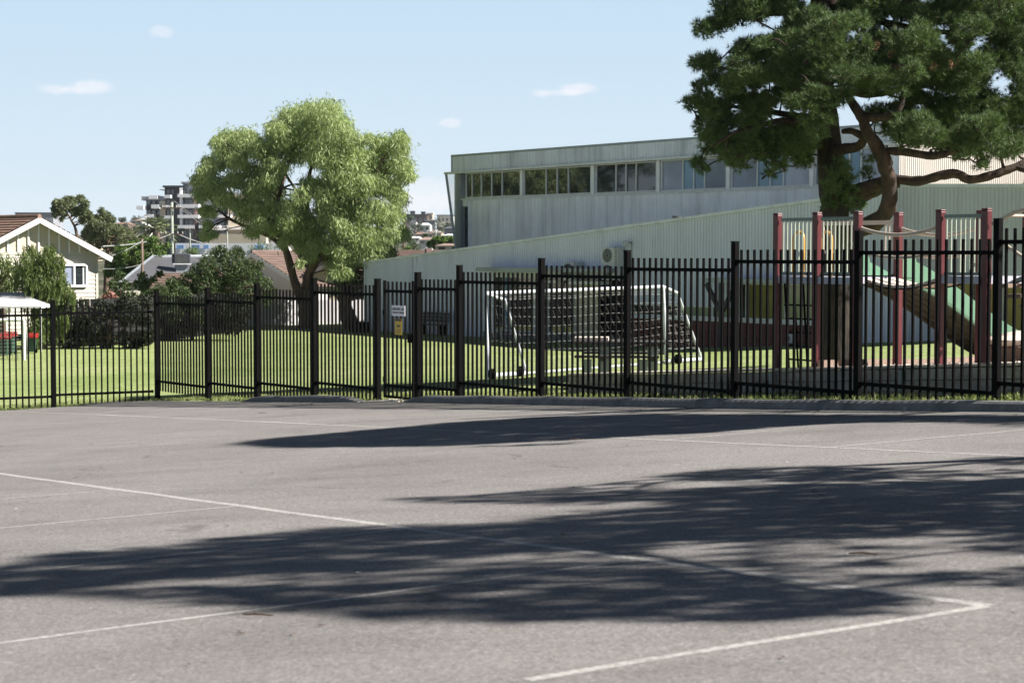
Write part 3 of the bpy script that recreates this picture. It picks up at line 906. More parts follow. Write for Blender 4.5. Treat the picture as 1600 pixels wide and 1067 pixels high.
# strip windows over the bricks
window(tH(986), tH(1060), zsill+0.10, zlin, HA, [(0.5, 'glass', 0), (0.5, 'glass', 0)], fr=0.06)
window(tH(1064), tH(1110), zsill+0.10, zlin, HA, [(0.35, 'glass_green', 0), (0.65, 'glass_green', 0)], fr=0.07)
window(tH(1112), tH(1150), zsill+0.10, zlin, HA, [(0.15, 'glass', 0), (0.85, 'glass_green', 0)], fr=0.06)
window(tH(1153), tH(1211), zsill+0.10, zhi, HA, [(0.22, 'glass', 0), (0.78, 'glass_olive', 0)], fr=0.07)
window(tH(1216), tH(1272), zsill+0.10, zhi, HA, [(0.2, 'glass_green', 0), (0.8, 'glass_green', 0)], fr=0.07)
# glazed recess: mullions, doors, deck
zg = zH(880, 523)
window(t_re0, tH(832), zg, zrec, HA, [(0.25, 'glass', 0), (0.15, 'glass_blue', 0), (0.6, 'glass', 0)], fr=0.08, name='glazed_door')
window(tH(834), tH(897), zg, zrec, HA, [(0.35, 'glass', 0), (0.35, 'glass', 0), (0.3, 'glass', 0)], fr=0.09, name='glazed_door')
m = MB(); m.frame_box(HP(tH(899), zg, -0.05), HD*(tH(934)-tH(899)), HN*0.06, (0, 0, zrec-zg)); m.build('cream_door_panel', 'cream_panel', hall)
m = MB(); m.frame_box(HP(t_re0-0.1, ZG, -0.3), HD*(t_re1-t_re0+0.1), HN*0.75, (0, 0, zg-ZG-0.01)); m.build('verandah_step', 'kerb', hall)
# awnings
m = MB(); zA = zH(880, 425)
m.frame_box(HP(t_re0-0.1, zA, 0.03), HD*(t_re1-t_re0), HN*0.8, (0, 0, 0.16)); m.build('awning', 'zinc', hall)
m = MB(); m.frame_box(HP(tH(905), zrec-0.28, 0.1), HD*2.0, HN*0.5, (0, 0, 0.12)); m.frame_box(HP(tH(862), zrec-0.25, 0.1), HD*0.9, HN*0.4, (0, 0, 0.10)); m.build('blind_box', 'offwhite', hall)
m = MB(); m.frame_box(HP(tH(1131), zhi+0.0, 0.03), HD*(tH(1290)-tH(1131)), HN*0.9, (0, 0, 0.16)); m.build('gutter_beam', 'zinc', hall)
m = MB(); tp = tH(1153)
m.box(HP(tp, (ZG+zhi)/2, 0.8), (0.14, 0.14, zhi-ZG), HD.xy)
for sg in (-1, 1):
    m.bar(HP(tp+sg*0.08, zhi-0.95, 0.8), HP(tp+sg*0.75, zhi-0.04, 0.8), 0.12, 0.14)
m.build('verandah_post', 'timber_dark', hall)
# right hand doors and windows
zd0 = zH(1500, 552); zd1 = zH(1500, 437)
window(tH(1480), tH(1535), zd0, zd1, HA, [(0.22, 'glass_blue', 0), (0.46, 'glass_tan', 0), (0.32, 'glass', 0)], fr=0.09, name='glazed_door')
window(tH(1537), tH(1600), zH(1570, 527), zd1, HA, [(0.45, 'glass_tan', 0), (0.55, 'glass_tan', 0)], fr=0.08)
window(tH(1602), tH(1680), zH(1570, 527), zd1, HA, [(0.5, 'glass_tan', 0), (0.5, 'glass_blue', 0)], fr=0.08)
m = MB(); m.frame_box(HP(tH(1537), ZG, -0.1), HD*(tR-tH(1537)), HN*0.14, (0, 0, zH(1570, 527)-ZG)); m.build('brick_base', 'brick', hall)

# ---- upper storey
uL, uR = tH(713, UA), tH(1409, UA)
zU = lambda x, y: zH(x, y, UA)
zuT = zU(900, 231.0); zuF = zU(900, 255.5); zuS = zU(900, 304.5); zuTr = lambda t: zU(713, 245)+(zU(1100, 217)-zU(713, 245))*(t-tH(713, UA))/(tH(1100, UA)-tH(713, UA))
zFb = lambda t: zU(715, 270)+(zU(1100, 244)-zU(715, 270))*(t-tH(715, UA))/(tH(1100, UA)-tH(715, UA))
zSl = lambda t: zU(721, 311)+(zU(1120, 297)-zU(721, 311))*(t-tH(721, UA))/(tH(1120, UA)-tH(721, UA))
m = MB(); ribbed(m, uL, uR, zFb, zuTr, UA, 0.19, 0.03, 0.25); m.build('fascia_sheet', 'fascia', hall)
m = MB(); m.bar(HP(uL-0.03, zuTr(uL)+0.02, 0.20, UA), HP(uR+0.03, zuTr(uR)+0.02, 0.20, UA), 0.16, 0.10)
m.bar(HP(uL, zuTr(uL), 0.24, UA), HP(uL, zFb(uL), 0.24, UA), 0.08, 0.10, (0, 1, 0)); m.build('roof_capping', 'zinc', hall)
m = MB(); m.bar(HP(uL-0.45, zFb(uL-0.45)-0.02, 0.30, UA), HP(uR, zFb(uR)-0.02, 0.30, UA), 0.16, 0.10); m.build('gutter', 'offwhite', hall)
# soffit
m = MB(); m.quad(HP(uL, zFb(uL), 0.25, UA), HP(uR, zFb(uR), 0.25, UA), HP(uR, zFb(uR), -0.12, UA), HP(uL, zFb(uL), -0.12, UA)); m.build('soffit', 'fascia', hall)
tw = tH(736, UA)
m = MB(); n = 0
ribbed(m, tw, uR, c_(ZG+2.5), lambda t: zSl(t)-0.07, UA, 0.26, 0.016, 0.0); m.build('upper_wall_panel', 'grey_clad', hall)
m = MB()
A1, B1 = HP(uL, zuTr(uL)-0.03, 0.24, UA), HP(uR, zuTr(uR)-0.03, 0.24, UA); DU = 8.5
m.quad(A1, B1, B1+BK*DU, A1+BK*DU)
z_ = ZG+2.5
m.quad(HP(uL, z_, -0.3, UA), HP(uL, zuTr(uL)-0.04, -0.3, UA), HP(uL, zuTr(uL)-0.04, -DU, UA), HP(uL, z_, -DU, UA)); m.build('upper_roof', 'zinc', hall)
# end return in sunlit cream ribbed sheet
m = MB(); cols = []
n = int(DU/0.11)
prev = None
for i in range(n):
    for (f, d) in ((0, 0), (0.55, 0), (0.66, 0.022), (0.89, 0.022)):
        o_ = 0.2-(i+f)*0.11
        p1 = HP(uR+d, z_, o_, UA); p2 = HP(uR+d, zuTr(uR)-0.05, o_, UA)
        if prev: m.quad(prev[0], p1, p2, prev[1])
        prev = (p1, p2)
# long cream wing behind, running to the right
q0 = HP(uR, 0, 0.2-n*0.11, UA)
for i in range(170):
    for (f, d) in ((0, 0), (0.55, 0), (0.66, 0.022), (0.89, 0.022)):
        p1 = q0+HD*((i+f)*0.11)+HN*d; p1 = Vector((p1.x, p1.y, z_)); p2 = Vector((p1.x, p1.y, zuTr(uR)-0.05))
        m.quad(prev[0], p1, p2, prev[1]); prev = (p1, p2)
m.build('end_wall_sheet', 'beige_clad', hall)
m = MB(); a = HP(uR, zuTr(uR), -3.2, UA)
# columns and bays of the clerestory
bays = [(727.5, 813, 0), (818, 923, 0), (930, 1025, 0), (1032, 1134, 1), (1141, 1264, 1), (1271, 1380, 1)]
for x in (815.5, 926.5, 1028.5, 1137.5, 1267.5):
    m = MB(); t = tH(x, UA); m.frame_box(HP(t-0.09, zSl(t)-0.02, -0.08, UA), HD*0.18, HN*0.13, (0, 0, zFb(t)-zSl(t)+0.0))
    m.build('window_mullion', 'white', hall)
m = MB(); t = tH(1384, UA); m.frame_box(HP(t, zSl(t)-0.02, -0.08, UA), HD*(uR-t), HN*0.06, (0, 0, zFb(t)-zSl(t))); m.build('end_panel', 'grey_clad', hall)
m = MB(); a = tH(721, UA)
m.bar(HP(a, zSl(a)-0.03, 0.03, UA), HP(uR, zSl(uR)-0.03, 0.03, UA), 0.12, 0.08); m.build('window_sill', 'offwhite', hall)
for (x0, x1, kind) in bays:
    t0, t1 = tH(x0, UA), tH(x1, UA); z0 = zSl((t0+t1)/2)+0.02; z1 = zFb((t0+t1)/2)-0.06
    lg = 'glass_blue' if kind else 'glass'
    kl = 1 if kind else 0
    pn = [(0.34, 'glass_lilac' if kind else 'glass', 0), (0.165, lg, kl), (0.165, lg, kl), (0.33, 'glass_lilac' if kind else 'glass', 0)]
    if x0 < 730: pn = [(0.12, 'glass', 0), (0.17, 'glass', 0), (0.19, 'glass', 0), (0.19, 'glass', 0), (0.33, 'glass', 0)]
    window(t0, t1, z0, z1, UA, pn, off=-0.06, fr=0.055, name='clerestory_window')
# dark backing of the clerestory
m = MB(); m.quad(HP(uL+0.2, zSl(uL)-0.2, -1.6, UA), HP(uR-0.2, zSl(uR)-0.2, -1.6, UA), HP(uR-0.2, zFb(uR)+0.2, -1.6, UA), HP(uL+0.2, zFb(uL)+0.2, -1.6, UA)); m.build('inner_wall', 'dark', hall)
# corner: column, narrow window, raking frame
m = MB(); m.frame_box(HP(uL, z_, -0.25, UA), HD*(tH(722.5, UA)-uL), HN*0.35, (0, 0, zFb(uL)-z_)); m.build('corner_column', 'zinc', hall)
m = MB(); m.bar(HP(tH(734, UA), z_, 0.01, UA), HP(tH(734, UA), zSl(tw)-0.1, 0.01, UA), 0.06, 0.14, (1, 0, 0)); m.build('corner_trim', 'fascia', hall)
window(tH(723, UA), tH(734, UA), zU(728, 388), zU(728, 322), UA, [(1.0, 'glass', 0)], fr=0.05, frame='zinc', off=-0.1)
m = MB(); m.frame_box(HP(tH(722.5, UA), zU(728, 322), -0.1, UA), HD*(tH(736, UA)-tH(722.5, UA)), HN*0.08, (0, 0, zSl(tw)-zU(728, 322)-0.06)); m.build('corner_panel', 'grey_clad', hall)
m = MB(); pA = on_wall(697, 272, UA+HN*0.3, HN); pB = on_wall(713, 392, UA+HN*0.3, HN)
m.bar(pA, pB, 0.07, 0.12, (1, 0, 0)); m.build('raking_strut', 'zinc', hall)
m = MB(); pm_ = on_wall(713.5, 272, UA+HN*0.3, HN); m.add([pA+HD*0.06, pm_, pB], [(0, 1, 2)])
frost, ntf, bf = mat_new('frosted_screen'); bf.inputs['Base Color'].default_value = (0.75, 0.82, 0.86, 1); bf.inputs['Roughness'].default_value = 0.3
bf.inputs['Alpha'].default_value = 0.35; bf.inputs['Emission Strength'].default_value = 0.0
fn_ = noise(ntf, coords(ntf), 2.0, 3); L(ntf, ramp(ntf, fn_, [(0.3, (0.68, 0.76, 0.8)), (0.7, (0.78, 0.85, 0.88))]), bf.inputs['Base Color'])
MT['frost'] = frost
m.build('raking_screen', 'frost', hall)

# ---- things fixed to the hall
def ac_unit(x, y, wd, ht, fans, label):
    p = on_wall(x, y, HA+HN*0.25, HN)
    t = thing('air_conditioner', label, 'air conditioner', p)
    m = MB(); m.box(p, (wd, 0.36, ht), HD.xy); m.build('casing', 'ac', t, bevel=0.02)
    fz_ = p+HN*0.185
    for i in range(fans):
        c = fz_-HD*wd*0.12+Vector((0, 0, ht*(0.25-0.5*i) if fans > 1 else 0))
        r = min(0.30, ht/fans*0.42)
        m = MB(); m.cyl(c, c+HN*0.012, r, 24); go_ = m.build('fan_grille', 'ac_dark', t)
        m = MB()
        for k in (0.35, 0.68, 1.0):
            pts = [c+HN*0.02+HD*math.cos(a)*r*k+Vector((0, 0, math.sin(a)*r*k)) for a in [2*math.pi*j/20 for j in range(21)]]
            m.tube(pts, 0.007, 4, False)
        m.build('fan_guard', 'ac', go_)
    m = MB()
    for i in range(int(ht/0.07)):
        m.box(fz_+HD*wd*0.40+Vector((0, 0, -ht*0.45+0.07*i+0.03)), (wd*0.16, 0.012, 0.03), HD.xy)
    m.build('side_louvres', 'ac_dark', t)
    m = MB()
    for sg in (-0.4, 0.4): m.bar(p+HD*wd*sg-Vector((0, 0, ht/2+0.03)), p+HD*wd*sg-Vector((0, 0, ht/2+0.03))-HN*0.25, 0.05, 0.05)
    m.build('wall_bracket', 'zinc', t)
ac_unit(958, 412, 0.92, 1.22, 2, 'tall twin fan air conditioner on the pale green ribbed wall')
ac_unit(896, 424, 0.80, 0.72, 1, 'smaller single fan air conditioner low on the pale green wall')
p = on_wall(982, 379, HA+HN*0.2, HN)
t = thing('security_light', 'round security light on a conduit above the twin fan air conditioner', 'light', p)
m = MB(); m.tube([p-HN*0.16, p, p+HD*0.08+HN*0.05], [0.03, 0.03, 0.03], 8); m.build('arm', 'zinc', t)
m = MB(); m.tube([p+Vector((0, 0, 0.02)), p+HN*0.16+HD*-0.12+Vector((0, 0, -0.08))], [0.07, 0.12], 14); m.build('lamp_head', 'offwhite', t)
m = MB(); m.cyl(p-HN*0.16, HP((p-HA).dot(HD), -1.2, 0.03), 0.018, 6); m.build('conduit', 'zinc', t)
p = on_wall(570, 409, HA+HN*0.1, HN)
t = thing('security_light', 'small security light at the low left end of the green roof edge', 'light', p)
m = MB(); m.tube([p+HD*0.5, p, p-HD*0.12], [0.025, 0.025, 0.025], 8); m.build('arm', 'zinc', t)
m = MB(); m.tube([p-HD*0.05, p-HD*0.28+Vector((0, 0, 0.16))], [0.08, 0.13], 14); m.build('lamp_head', 'offwhite', t)
for (x, y0, y1, lab) in ((643, 405, 500, 'downpipe'), (650, 402, 412, 'conduit')):
    m = MB(); a = on_wall(x, y0, HA+HN*0.06, HN); b = Vector((a.x, a.y, on_wall(x, y1, HA+HN*0.06, HN).z))
    m.cyl(a, b, 0.03, 8); m.build(lab, 'green_clad', hall)
# roof vents
p = HP(tH(741), zH(741, 389)+0.03, -1.5)
m = MB(); m.prism([p-HD*0.62, p+HD*0.62, p+HD*0.45+Vector((0, 0, 0.24)), p-HD*0.45+Vector((0, 0, 0.24))], BK*0.8)
tag(m.build('roof_vent', 'offwhite', None, bevel=0.02, origin=p), 'low white roof cowl beside the corner column of the upper storey', 'vent')
p = HP(tH(1047), ztop(tH(1047))-0.01, -0.3)
m = MB(); m.cyl(p, p+Vector((0, 0, 0.12)), 0.10, 10); m.cyl(p+Vector((0, 0, 0.12)), p+Vector((0, 0, 0.2)), 0.17, 12)
tag(m.build('roof_vent', 'ac_dark', None, origin=p), 'small dark roof vent on the sloping green roof edge', 'vent')

p = on_wall(1234, 529, HA+HN*.1, HN)
t = thing('wall_vent', 'small pale square vent with dark round fan on the brick base', 'vent', p)
m = MB(); m.box(p, (.30, .10, .30), HD.xy); m.build('plate', 'ac', t, bevel=.01)
m = MB(); m.cyl(p+HN*.05-HD*.04, p+HN*.065-HD*.04, .10, 16); m.build('fan', 'ac_dark', t)
# benches on the hall side
def bench(t0, t1, off, label, back=True):
    c = HP((t0+t1)/2, 0, off); zg_ = gz(c.x, c.y)
    t = thing('bench', label, 'bench', (c.x, c.y, zg_))
    m = MB(); 
    for k in range(3): m.box(HP((t0+t1)/2, zg_+0.45, off+0.02+0.13*k), (t1-t0, 0.11, 0.04), HD.xy)
    m.build('seat', 'timber_dark', t)
    if back:
        m = MB()
        for k in range(3): m.box(HP((t0+t1)/2, zg_+0.62+0.14*k, off-0.05-0.02*k), (t1-t0, 0.035, 0.11), HD.xy)
        m.build('backrest', 'timber_dark', t)
    for tt in (t0+0.25, t1-0.25):
        m = MB(); m.box(HP(tt, zg_+0.21, off+0.1), (0.07, 0.4, 0.44), HD.xy)
        if back: m.bar(HP(tt, zg_+0.42, off-0.06), HP(tt, zg_+0.98, off-0.12), 0.06, 0.05, (0, 1, 0))
        m.build('leg', 'black', t)
bench(tH(672), tH(716), 0.55, 'dark slatted bench against the pale green wall behind the gate')
c = on_wall(561, 508, HA+HN*1.5, HN); zg_ = gz(c.x, c.y)
t = thing('storage_box', 'low black storage box at the far end of the green wall', 'box', (c.x, c.y, zg_))
m = MB(); m.box((c.x, c.y, zg_+0.19), (0.85, 0.55, 0.38), HD.xy); m.build('body', 'black', t, bevel=0.02)
m = MB(); m.box((c.x, c.y, zg_+0.415), (0.9, 0.6, 0.06), HD.xy); m.build('lid', 'black', t, bevel=0.015)
# ------------------------------------------------------------------ trees
def limb(m, pts, r, n=8, wob=0.0):
    """tapered limb through pts with radii r, resampled smoothly"""
    P_ = [Vector(p) for p in pts]; out = []; rr = []
    for i in range(len(P_)-1):
        p0 = P_[max(i-1, 0)]; p1 = P_[i]; p2 = P_[i+1]; p3 = P_[min(i+2, len(P_)-1)]
        K = 4
        for k in range(K):
            t = k/K
            q = 0.5*((2*p1)+(p2-p0)*t+(2*p0-5*p1+4*p2-p3)*t*t+(3*p1-p0-3*p2+p3)*t**3)
            rad = r[i]+(r[i+1]-r[i])*t
            if wob: q = q+Vector((random.gauss(0, 1), random.gauss(0, 1), random.gauss(0, .6)))*wob*rad
            out.append(q); rr.append(rad*(1+random.uniform(-.08, .08)))
    out.append(P_[-1]); rr.append(r[-1])
    m.tube(out, rr, n)
    return list(zip(out, rr))

def nearest(skel, p):
    best = None
    for q, r in skel:
        d = (q-p).length+max(0, q.z-p.z)*0.6
        if best is None or d < best[0]: best = (d, q, r)
    return best[1], best[2]

# ---- the eucalypt
YE = 86.0; ke = 1/2.884
EB = [(560,80,70),(640,80,70),(480,110,70),(560,160,90),(680,150,80),(740,210,70),(430,190,80),(500,240,80),(620,240,90),(760,290,70),(690,330,80),
(200,210,60),(270,200,60),(330,240,60),(170,270,50),(230,300,50),(100,340,50),(60,380,38),(130,410,60),(70,440,36),(220,380,50),(180,470,50),(90,520,36),(330,420,60),(300,340,50),(320,510,55),(430,500,45),(400,440,45),(100,580,26),(300,610,36),(90,630,28),
(880,230,60),(950,230,60),(970,320,60),(1000,370,36),(880,320,60),(920,420,60),(850,400,60),(780,400,70),(960,460,40),(690,430,80),(620,420,60),(560,400,45),(650,520,80),(750,520,80),(850,520,70),(930,540,60),(980,620,36),(900,630,60),(800,640,70),(700,620,70),(600,600,55),(520,560,50),(640,690,36),(760,710,60),(850,720,60),(690,780,46),(730,810,34),(910,700,40),(480,640,34),(720,750,50),(390,350,50),(370,250,60),(820,190,30)]
ep = lambda cx, cy, Y=YE: P(290+cx*ke, 150+cy*ke, Y)
epx = YE/FPX*ke                                    # metres per traced pixel
base = gp(480, 516.5); base = P(480, 516, YE); base.z = gz(base.x, base.y)
euc = thing('eucalyptus_tree', 'tall spreading eucalypt with two trunks and pale olive drooping crown', 'tree', base)
tm = MB(); sk = []
tb = [base+Vector((0, 0, -0.2)), ep(540, 985), ep(535, 940)]
sk += limb(tm, tb, [0.42, 0.33, 0.30], 10, 0.04)
sk += limb(tm, [ep(536, 950), ep(505, 880), ep(482, 800, YE+.3), ep(452, 700, YE+.5), ep(425, 630, YE+.4), ep(380, 560, YE), ep(330, 480, YE-.4), ep(260, 330, YE-.6), ep(240, 260, YE-.6)], [0.24, 0.21, 0.19, 0.17, 0.14, 0.10, 0.08, 0.05, 0.02], 9, 0.06)
sk += limb(tm, [ep(541, 950), ep(545, 840), ep(568, 775), ep(610, 720, YE-.4), ep(665, 670, YE-.8), ep(720, 590, YE-1), ep(790, 480, YE-1.2), ep(850, 360, YE-1)], [0.27, 0.23, 0.20, 0.16, 0.13, 0.10, 0.07, 0.03], 9, 0.06)
sk += limb(tm, [ep(565, 780), ep(520, 715, YE+.5), ep(515, 640, YE+.8), ep(545, 500, YE+.6), ep(555, 370, YE+.2), ep(590, 240, YE), ep(610, 150, YE)], [0.2, 0.17, 0.14, 0.12, 0.09, 0.06, 0.03], 8, 0.06)
sk += limb(tm, [ep(452, 700, YE+.5), ep(390, 640, YE+1), ep(300, 600, YE+1.3), ep(200, 555, YE+1.2), ep(140, 500, YE+1), ep(90, 440, YE+.8)], [0.13, 0.11, 0.09, 0.07, 0.05, 0.02], 7, 0.06)
sk += limb(tm, [ep(425, 630, YE+.4), ep(400, 560, YE-1), ep(430, 420, YE-1.3), ep(470, 280, YE-1), ep(500, 180, YE-1)], [0.12, 0.11, 0.08, 0.05, 0.03], 7, 0.06)
sk += limb(tm, [ep(545, 500, YE+.6), ep(480, 400, YE+1), ep(420, 300, YE+1.2), ep(360, 220, YE+1)], [0.09, 0.07, 0.05, 0.02], 6, 0.06)
sk += limb(tm, [ep(610, 720, YE-.4), ep(700, 700, YE+.5), ep(800, 640, YE+1.2), ep(900, 560, YE+1.3), ep(950, 460, YE+1)], [0.12, 0.1, 0.08, 0.05, 0.03], 7, 0.06)
sk += limb(tm, [ep(610, 740, YE-.3), ep(700, 735, YE-.8), ep(760, 720, YE-1.2)], [0.08, 0.05, 0.02], 6, 0.06)
sk += limb(tm, [ep(665, 670, YE-.8), ep(680, 520, YE-1.8), ep(720, 380, YE-2), ep(740, 260, YE-1.6)], [0.1, 0.08, 0.05, 0.02], 7, 0.06)
blobs = []
EB += [(470,600,46),(450,560,44),(520,680,40),(560,640,46),(600,680,46),(400,600,38),(350,570,40),(280,540,42),(240,500,40),(390,500,42),(470,500,40),(520,460,44),(560,720,34),(440,660,30),(650,740,40),(380,380,44),(420,330,46),(290,420,44)]
EB += [(c[0]+random.gauss(0, 42), c[1]+random.gauss(0, 34), c[2]*random.uniform(.5, .8)) for c in random.sample(EB, 46) if 60 < c[0] < 960 and c[1] > 110]
for (cx, cy, r) in EB:
    # the crown is about as deep as it is wide: spread every traced mass through the depth
    wdt = 1.0-abs(cx-530)/620.0
    for k in range(4):
        dY = random.uniform(-1, 1)*(1.0+2.6*max(wdt, 0.1))
        blobs.append((ep(cx+random.gauss(0, 6), cy+random.gauss(0, 6), YE+dY), r*epx*random.uniform(0.85, 1.15)))
for (c, r) in blobs[::2]:
    q, rr = nearest(sk, c)
    mid = q.lerp(c, 0.5)+Vector((random.gauss(0, .12), random.gauss(0, .12), 0.15))
    limb(tm, [q, mid, c], [min(rr*0.5, 0.05), 0.025, 0.008], 5)
tm.build('trunk', 'bark_euc', euc, smooth=True)
Cs, Ds = [], []
for (c, r) in blobs:
    n = int(430*(r/0.62)**2)
    b, d = ball(n)
    b[:, 2] *= 0.85; b *= 1.0+0.6*(rng.random((n, 1)) > 0.72)*rng.random((n, 1))
    Cs.append(np.array(c)+b*r); 
    dd = unit(b*0.5+rng.normal(size=b.shape)*0.45+np.array([0, 0, -0.85])); Ds.append(dd)
C = np.concatenate(Cs); D = np.concatenate(Ds)
V, F = leaf_quads(C, D, rng.uniform(0.16, 0.36, len(C)), rng.uniform(0.025, 0.055, len(C)))
np_mesh('crown', V, F, 'leaf_euc', euc)

# ---- the pine
YP = 38.5; kp = 1/2.963
PB = [(230,10,60),(130,130,55),(200,100,60),(280,60,60),(350,50,70),(90,290,45),(150,290,60),(170,370,50),(60,480,34),(120,470,45),(170,500,60),(130,560,36),(220,560,60),(180,620,60),(230,650,60),(150,690,36),(90,750,28),(250,720,48),(110,790,20),(320,650,60),(350,700,55),(280,760,30),(420,720,55),(430,660,70),(500,640,70),(530,600,70),(470,760,30),(560,690,60),(600,650,60),(330,560,60),(260,450,60),(380,480,70),
(560,110,70),(620,90,60),(520,180,70),(640,180,80),(700,150,60),(720,230,70),(600,260,70),(500,260,60),(400,250,70),(330,230,60),(280,300,60),(330,350,60),(250,390,50),(420,340,70),(520,350,70),(620,350,70),(580,420,55),(480,430,60),(700,330,60),(780,260,70),(850,230,70),(940,200,70),(1010,180,70),(1100,200,80),(1180,230,70),(1050,260,70),(1150,300,80),(1250,290,70),(1320,320,70),(1380,300,60),(1230,380,70),(1320,400,70),(1390,370,60),(950,290,55),(870,310,55),(820,370,45),(900,400,50),(1000,340,50),(1080,390,50),(1100,450,50),(1180,480,60),(1050,520,55),(960,520,55),(1000,600,55),(1100,580,70),(1200,570,70),(1290,500,80),(1400,480,80),(1480,520,80),(1560,540,70),(1350,580,70),(1450,620,80),(1550,640,70),(1380,680,55),(1250,650,55),(1150,650,45),(1480,690,45),(1290,720,26),(1410,745,26),(1560,480,60),
(450,20,60),(520,40,50),(780,40,70),(880,30,70),(820,100,50),(760,110,50),(960,30,60),(1050,40,70),(1130,60,60),(1230,50,80),(1330,50,80),(1430,60,80),(1520,40,80),(1580,100,80),(1480,120,70),(1560,190,80),(1480,210,60),(1500,270,45),(1570,300,70),(1380,120,60),(1280,110,45),(1330,190,45),(1120,120,45),(1420,250,36),(1590,380,36),(1300,180,36),
(720,800,40),(760,840,50),(720,900,50),(800,900,50),(760,960,46),(860,800,36),(880,740,28),(830,960,36),(700,940,36),(900,860,26),(700,870,40),(740,760,40),
(1650,540,80),(1700,620,70),(1650,440,70),(1720,300,90),(1680,160,90),(1650,60,90),(1800,420,90),(1780,560,60)]
PBF = [(650,430,46),(700,480,42),(640,500,46),(590,480,48),(690,550,36),(745,440,46),(550,490,46),(660,330,60),(640,240,60),(680,180,55),(610,560,46),(640,620,40),(760,350,50),(720,120,55),(800,330,46),(880,350,46),(950,360,50),(1010,410,46),(1080,330,55),(1030,630,44),(1090,650,40),(1160,610,50),(1230,680,40),(1300,640,50),(1370,600,52),(1430,570,50),(1450,660,48),(1330,690,36),(1510,700,44),(1570,680,50),(1200,640,44),(1400,640,46),(1120,560,50),(1040,580,46)]
PB += [(c[0]+random.gauss(0, 38), c[1]+random.gauss(0, 26), c[2]*random.uniform(.6, .85)) for c in random.sample(PB, 110) if c[0] > 150 and not (680 < c[0] < 1000 and c[1] > 560)]
PB += PBF
# the crown above the picture
for i in range(70):
    a = random.random(); yy = -40-a*820; half = 640*(1-a)**0.7+120
    PB.append((900+random.uniform(-half, half), yy, random.uniform(60, 95)))
pp = lambda cx, cy, Y=YP: P(1060+cx*kp, cy*kp, Y)
ppx = YP/FPX*kp
base = pp(735, 1400); base.z = gz(base.x, base.y)
pine = thing('pine_tree', 'huge dark pine with twisting limbs behind the playground', 'tree', base)
tm = MB(); sk = []
sk += limb(tm, [base+Vector((0, 0, -0.3)), pp(735, 1250), pp(722, 1000), pp(706, 800), pp(692, 600), pp(672, 400), pp(655, 200), pp(650, 0), pp(655, -250), pp(680, -500), pp(700, -800)],
           [0.46, 0.34, 0.31, 0.28, 0.24, 0.21, 0.19, 0.18, 0.15, 0.1, 0.04], 14, 0.05)
tm2 = MB(); b2 = []
# the sinuous reddish limb on the right
b2 += limb(tm2, [pp(740, 1090), pp(830, 1065, YP-.6), pp(925, 1020, YP-1.1), pp(975, 945, YP-1.4), pp(975, 850, YP-1.5), pp(955, 760, YP-1.6), pp(925, 690, YP-1.7), pp(875, 610, YP-1.8), pp(845, 540, YP-1.8), pp(800, 470, YP-1.7), pp(760, 400, YP-1.5)],
            [0.20, 0.19, 0.18, 0.165, 0.15, 0.15, 0.14, 0.11, 0.10, 0.08, 0.06], 10, 0.05)
b2 += limb(tm2, [pp(845, 540, YP-1.8), pp(930, 545, YP-2), pp(1010, 520, YP-2.2), pp(1040, 440, YP-2.2), pp(1030, 340, YP-2.2)], [0.09, 0.085, 0.07, 0.05, 0.03], 8, 0.06)
b2 += limb(tm2, [pp(965, 700, YP-1.6), pp(1060, 705, YP-2), pp(1180, 722, YP-2.4), pp(1270, 700, YP-2.6), pp(1360, 640, YP-2.6), pp(1430, 580, YP-2.4)], [0.08, 0.085, 0.08, 0.065, 0.05, 0.03], 8, 0.07)
b2 += limb(tm2, [pp(720, 900), pp(840, 880, YP-.6), pp(930, 850, YP-.9), pp(1000, 832, YP-1.3), pp(1110, 838, YP-1.6), pp(1210, 815, YP-1.8), pp(1290, 805, YP-1.9), pp(1350, 832, YP-2), pp(1440, 815, YP-2.1), pp(1510, 790, YP-2.1), pp(1570, 770, YP-2.1), pp(1630, 725, YP-2), pp(1700, 640, YP-1.8)],
            [0.13, 0.14, 0.125, 0.105, 0.10, 0.095, 0.09, 0.09, 0.085, 0.085, 0.08, 0.06, 0.04], 9, 0.07)
b2 += limb(tm2, [pp(1560, 775, YP-2.1), pp(1630, 790, YP-2.3), pp(1750, 760, YP-2.4)], [0.06, 0.05, 0.03], 7, 0.07)
b2 += limb(tm2, [pp(720, 905), pp(840, 915, YP+.4), pp(930, 880, YP+.6), pp(1020, 860, YP+1)], [0.12, 0.13, 0.10, 0.05], 8, 0.06)
b2 += limb(tm2, [pp(710, 700), pp(770, 690, YP-.5), pp(830, 680, YP-.8), pp(855, 640, YP-1), pp(810, 610, YP-1), pp(760, 610, YP-.8)], [0.13, 0.12, 0.1, 0.085, 0.07, 0.05], 8, 0.07)
